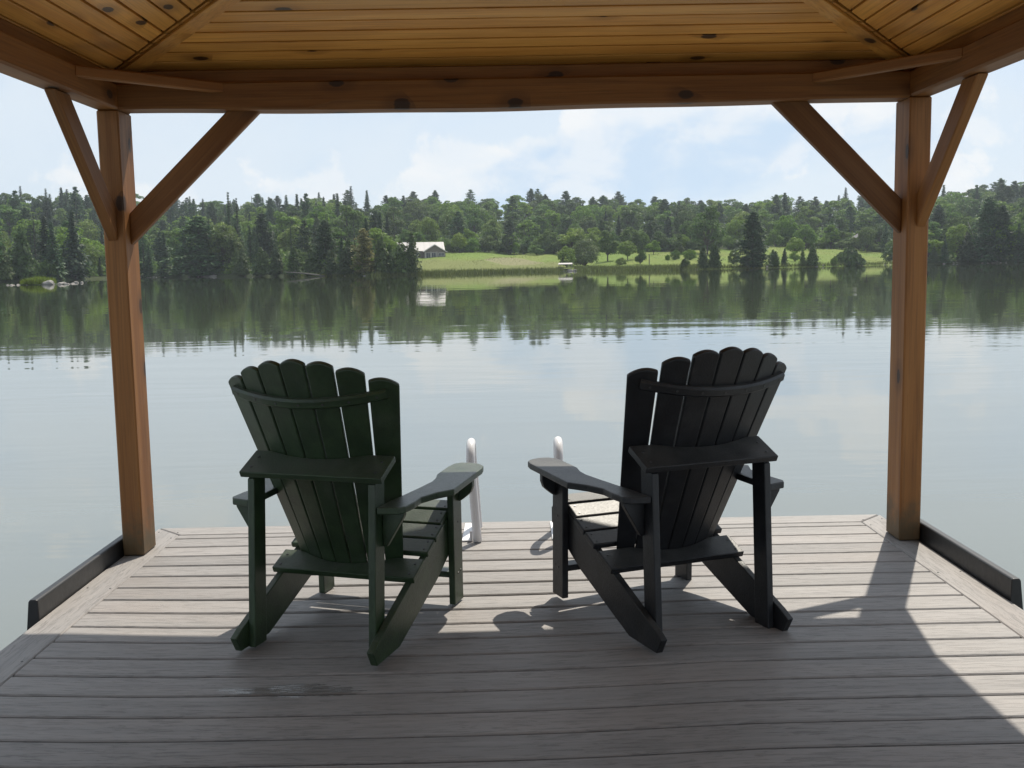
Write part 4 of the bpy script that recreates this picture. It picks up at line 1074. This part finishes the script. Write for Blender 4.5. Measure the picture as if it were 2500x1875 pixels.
for sgn, y0 in ((1, 1.0), (-1, 9.0)):
    slab('roof', (-7.7, y0, 1.72), (6.8, y0, 1.72), (6.8, 5.0, 3.95), (-7.7, 5.0, 3.95), 0.10, MAT['metal_roof'], h)
for x in (-7.2, 6.18):
    prism('gable_wall', [(x, 1.6, 2.0), (x, 8.4, 2.0), (x, 5.0, 3.85)], (0.12, 0, 0), (0, 1, 0), MAT['house_wall'], h)
for k in range(10):
    x = -7.2 + k * 1.5
    slab('roof_seam', (x, 1.0, 1.84), (x + 0.05, 1.0, 1.84), (x + 0.05, 4.95, 4.05), (x, 4.95, 4.05), 0.03, MAT['metal_roof'], h)
lbox('wing_wall', 1.7, 6.7, -1.0, 1.45, -0.8, 1.7, MAT['house_wall'], h)
prism('wing_gable', [(1.7, -1.0, 1.7), (6.7, -1.0, 1.7), (4.1, -1.0, 3.2)], (0, 0.15, 0), (1, 0, 0), MAT['house_wall'], h)
slab('wing_roof', (4.1, -1.4, 3.25), (4.1, 4.0, 3.25), (1.3, 4.0, 1.55), (1.3, -1.4, 1.55), 0.09, MAT['metal_roof'], h)
slab('wing_roof', (4.1, -1.4, 3.25), (4.1, 4.0, 3.25), (7.1, 4.0, 1.45), (7.1, -1.4, 1.45), 0.09, MAT['metal_roof'], h)
for p0, p1 in (((1.25, 1.5), (4.1, 3.22)), ((7.15, 1.4), (4.1, 3.22))):
    timber('barge_board', (p0[0], -1.45, p0[1]), (p1[0], -1.45, p1[1]), 0.06, 0.16, MAT['house_trim'], h)
window(h, 5.0, 6.5, 0.45, 1.3, -1.0, 4); window(h, 1.95, 3.0, -0.2, 1.35, -1.0, 2); window(h, 3.3, 4.4, -0.2, 1.35, -1.0, 2)
window(h, -6.0, -4.5, 0.5, 1.5, 1.5, 2); window(h, -3.0, -1.5, 0.5, 1.5, 1.5, 2); window(h, -0.6, 0.6, -0.2, 1.5, 1.5, 2)
for x in (1.75, 3.15, 4.6): lbox('porch_post', x - 0.06, x + 0.06, -1.35, -1.22, -0.8, 1.55, MAT['house_trim'], h)

b, br = placed('barn', 2108, 604, 'weathered grey barn half hidden among trees above the right meadow', 'barn', 0.25)
lbox('wall', -2.9, 2.9, 0, 7, -1.0, 2.2, MAT['barn'], b)
prism('gable_wall', [(-2.9, 0, 2.2), (2.9, 0, 2.2), (0, 0, 4.0)], (0, 0.2, 0), (1, 0, 0), MAT['barn'], b)
for s in (-1, 1): slab('roof', (0, -0.3, 4.1), (0, 7.3, 4.1), (s * 3.3, 7.3, 2.0), (s * 3.3, -0.3, 2.0), 0.08, MAT['barn'], b)
lbox('door', -1.0, 1.0, -0.06, 0.0, -0.6, 1.9, MAT['pole'], b)

sh, sr = placed('boat_shelter', 1381, 660, 'small open boat shelter with white roof on posts at the waterline', 'shelter', -0.1, 1.0)
for x in (-1.25, 1.25):
    for y in (-0.9, 1.4): lbox('post', x - 0.05, x + 0.05, y - 0.05, y + 0.05, -0.6, 1.12, MAT['pole'], sh)
slab('roof', (-1.5, -1.2, 1.10), (1.5, -1.2, 1.10), (1.4, 0.3, 1.38), (-1.4, 0.3, 1.38), 0.05, MAT['metal_roof'], sh)
slab('roof', (-1.5, 1.8, 1.08), (1.5, 1.8, 1.08), (1.4, 0.31, 1.38), (-1.4, 0.31, 1.38), 0.05, MAT['metal_roof'], sh)
lbox('platform', -1.5, 1.5, -2.2, 1.6, -0.36, -0.24, MAT['driftwood'], sh)
bt = empty('rowing_boat', sh.location + Vector((0.1, 0.4, -0.22)), 0.1); tag(bt, 'dark upturned boat under the white shelter roof', 'boat')
bm = bmesh.new(); rows = []
for k in range(9):
    t = k / 8; x = -1.15 + 2.3 * t; w = 0.48 * math.sin(math.pi * (0.12 + 0.76 * t)); hh = 0.40 * math.sin(math.pi * (0.15 + 0.7 * t))
    rows.append([bm.verts.new((x, w * math.cos(a), hh * math.sin(a))) for a in [math.pi * j / 8 for j in range(9)]])
for a_, b_ in zip(rows, rows[1:]):
    for j in range(8): bm.faces.new((a_[j], a_[j + 1], b_[j + 1], b_[j]))
bm.faces.new(rows[0]); bm.faces.new(rows[-1])
bm_obj('hull', bm, MAT['float'], bt, None, None, True)
for y in (-0.2, 0.2): lbox('keel_strip', -1.0, 1.0, y - 0.02, y + 0.02, 0.36, 0.41, MAT['float'], bt, 0.004)

def pole(px, py0, py1, w, label, arm=False):
    az, r = on_ground(px, py0); q = at(az, r, -0.2); hh = (py0 - py1) * r / FPX + 0.2
    o = empty('utility_pole' if arm else 'fence_post', q); tag(o, label, 'pole' if arm else 'post')
    bm_obj('shaft', tube_bm([(0, 0, 0), (0.02, 0, hh * 0.5), (0.03, 0, hh)], [w, w * 0.9, w * 0.75], 8), MAT['pole'], o)
    bm_obj('cap', tube_bm([(0.03, 0, hh - 0.01), (0.03, 0, hh + 0.05)], [w * 0.9, w * 0.5], 8), MAT['driftwood'], o)
pole(1095, 607.5, 587, 0.16, 'grey utility pole standing right of the house', True)
pole(1585, 646, 622, 0.11, 'weathered post at the meadow shore by the reeds')

# ------------------------------------------------------------------ rocks, driftwood, the little island
def rock_mesh(seed, flat):
    r2 = random.Random(seed); bm = bmesh.new(); bmesh.ops.create_icosphere(bm, subdivisions=2, radius=0.5)
    for v in bm.verts:
        k = 1 + 0.25 * math.sin(v.co.x * 5 + seed) + 0.2 * math.sin(v.co.y * 7 + seed * 2) + r2.uniform(-.08, .08)
        v.co = Vector((v.co.x * k, v.co.y * k * 0.8, max(v.co.z * k * flat, -0.12)))
    me = bpy.data.meshes.new('rock'); bm.to_mesh(me); bm.free(); me.materials.append(MAT['rock']); return me
MAT['rock'] = plain('pale_granite', (0.30, 0.28, 0.255), 0.85, 0, 0.45, 6, 0.7)
RK = [rock_mesh(k, 0.55) for k in range(5)]
def rock(pos, s, label, group=None):
    o = me_obj('rock', RK[rnd.randrange(5)]); o.location = pos; o.scale = (s, s * rnd.uniform(.7, 1.1), s * rnd.uniform(.6, 1.0)); o.rotation_euler = (0, 0, rnd.uniform(0, 6.28))
    return tag(o, label, 'rock', group)
def water_at(px, py):
    d = pix(px, py); t = (WZ - EYE.z) / d.z; return EYE + d * t
isl = water_at(104, 695)
bm = bmesh.new(); rings = []
for k, (rr_, z) in enumerate(((4.2, -0.30), (3.4, -0.02), (2.6, 0.10), (1.5, 0.18), (0.6, 0.22))):
    rings.append([bm.verts.new((rr_ * math.cos(a) * (1 + 0.15 * math.sin(3 * a + 1)), rr_ * 0.6 * math.sin(a) * (1 + 0.12 * math.sin(4 * a)), z)) for a in [6.2832 * j / 24 for j in range(24)]])
for a_, b_ in zip(rings, rings[1:]):
    for j in range(24): bm.faces.new((a_[j], a_[(j + 1) % 24], b_[(j + 1) % 24], b_[j]))
bm.faces.new(rings[-1]); bmesh.ops.recalc_face_normals(bm, faces=bm.faces)
io = bm_obj('island_ground', bm, MAT['floor'], None, Matrix.Translation((isl.x, isl.y, WZ))); tag(io, kind='structure', label='low grassy islet off the left shore')
pts = []
while len(pts) < 1500:
    x, y = rnd.uniform(-2.6, 1.4), rnd.uniform(-1.6, 1.6)
    if ((x + 0.5) / 2.3) ** 2 + (y / 2.1) ** 2 < 1: pts.append((isl.x + x, isl.y + y, WZ + 0.1))
pts = np.array(pts); dist = np.abs(pts[:, 0] - isl.x + 0.4) / 3.6
blades('island_grass', pts, rng.uniform(0.5, 1.0, len(pts)) * (1.25 - dist * 0.8), rng.uniform(0.04, 0.09, len(pts)), leaf_mat('islet_grass', (0.09, 0.13, 0.032), (0.13, 0.16, 0.045), 0.4, 0.1), 'bright green grass on the islet')
rock(Vector((isl.x + 1.2, isl.y - 1.3, WZ + 0.1)), 2.2, 'big pale boulder on the grassy islet')
rock(Vector((isl.x + 2.9, isl.y - 0.8, WZ + 0.02)), 1.3, 'second pale boulder at the right end of the islet')
for x, s in ((-3.6, 0.8), (-4.3, 0.5), (-2.7, 0.7), (-1.6, 0.6), (3.9, 0.7), (4.5, 0.5)):
    rock(Vector((isl.x + x, isl.y - 1.4 + rnd.uniform(-.3, .5), WZ - 0.02)), s, 'small pale rock at the waterline of the islet', 'rocks around the islet')
for px_, py_, s in ((176, 693, 0.7), (187, 691, 0.9), (200, 691, 0.8)):
    q = water_at(px_, py_); rock(Vector((q.x, q.y, WZ)), s, 'pale rock breaking the water right of the islet', 'rocks right of the islet')
for k in range(14):
    px_ = 470 + 66 * rnd.random(); a = math.atan((px_ - 1250) / FPX) + R(0.42); q = at(a, shore_r(a) + rnd.uniform(-0.6, 0.8))
    rock(Vector((q.x, q.y, max(q.z, WZ) + 0.05)), rnd.uniform(0.5, 1.2), 'grey rock in the pile below the wide layered pine', 'rock pile below the wide layered pine')
for k in range(26):
    px_ = rnd.choice([rnd.uniform(345, 420), rnd.uniform(560, 900), rnd.uniform(1700, 2180), rnd.uniform(2280, 2480)]); a = math.atan((px_ - 1250) / FPX) + R(0.42)
    q = at(a, shore_r(a) + rnd.uniform(-0.3, 0.6)); zone = 'left' if px_ < 930 else ('meadow' if px_ < 2200 else 'right')
    rock(Vector((q.x, q.y, max(q.z, WZ) + 0.02)), rnd.uniform(0.4, 0.9), f'grey rock at the {zone} shore waterline', f'rocks on the {zone} shore')
for px_ in (1393, 1400, 1408):
    a = math.atan((px_ - 1250) / FPX) + R(0.42); q = at(a, shore_r(a) - 0.2); rock(Vector((q.x, q.y, WZ + 0.05)), 1.1, 'white rock at the waterline beside the boat shelter', 'white rocks beside the boat shelter')
def log(px_, d, L, ang, r, up, label, mat='driftwood'):
    a = math.atan((px_ - 1250) / FPX) + R(0.42); q = at(a, shore_r(a) + d); z0 = max(q.z, WZ) + 0.05
    o = empty('fallen_log', (q.x, q.y, z0)); tag(o, label, 'log')
    e = Vector((L * math.cos(ang), L * math.sin(ang) * 0.3, L * up))
    bm_obj('stem', tube_bm([(0, 0, 0), e * 0.5 + Vector((0, 0, 0.1)), e], [r, r * 0.8, r * 0.4], 7), MAT[mat], o, None, None, True)
    for k in range(3):
        p0 = e * (0.45 + 0.17 * k); bm_obj('branch', tube_bm([p0, p0 + Vector((0.5, rnd.uniform(-.3, .3), rnd.uniform(0.3, 0.8)))], [r * 0.4, r * 0.15], 5), MAT[mat], o)
log(500, -0.5, 6.0, 0.1, 0.14, 0.04, 'grey driftwood log over the rock pile on the left shore')
log(800, -0.6, 7.5, math.pi, 0.16, 0.12, 'bleached fallen log at the foot of the wooded point')
log(605, -0.4, 6.0, 0.0, 0.12, 0.30, 'leaning dead trunk over the water right of the rock pile')
log(2402, 1.0, 6.5, 0.3, 0.14, 0.9, 'pale leaning trunk under the tall right shore pine', 'pale_bark')
log(2400, 1.2, 5.5, 2.2, 0.12, 1.6, 'second pale trunk crossing under the tall right shore pine', 'pale_bark')

# ------------------------------------------------------------------ summer haze over the lake
hz = NT('haze_air')
pv = hz.n('ShaderNodeVolumePrincipled'); pv.inputs['Color'].default_value = (0.80, 0.90, 1.0, 1); pv.inputs['Density'].default_value = 0.00022
pv.inputs['Anisotropy'].default_value = 0.35
hz.t.links.new(pv.outputs[0], hz.out.inputs['Volume'])
x0, x1, y0, y1, z0, z1 = -760, 760, -60, 1000, WZ - 4.2, 60
bm = bmesh.new(); bmesh.ops.create_cube(bm, size=1.0)
for v in bm.verts: v.co = Vector(((v.co.x + .5) * (x1 - x0) + x0, (v.co.y + .5) * (y1 - y0) + y0, (v.co.z + .5) * (z1 - z0) + z0))
ho = bm_obj('haze', bm, hz.m); tag(ho, 'thin bluish summer haze over the lake', kind='stuff')
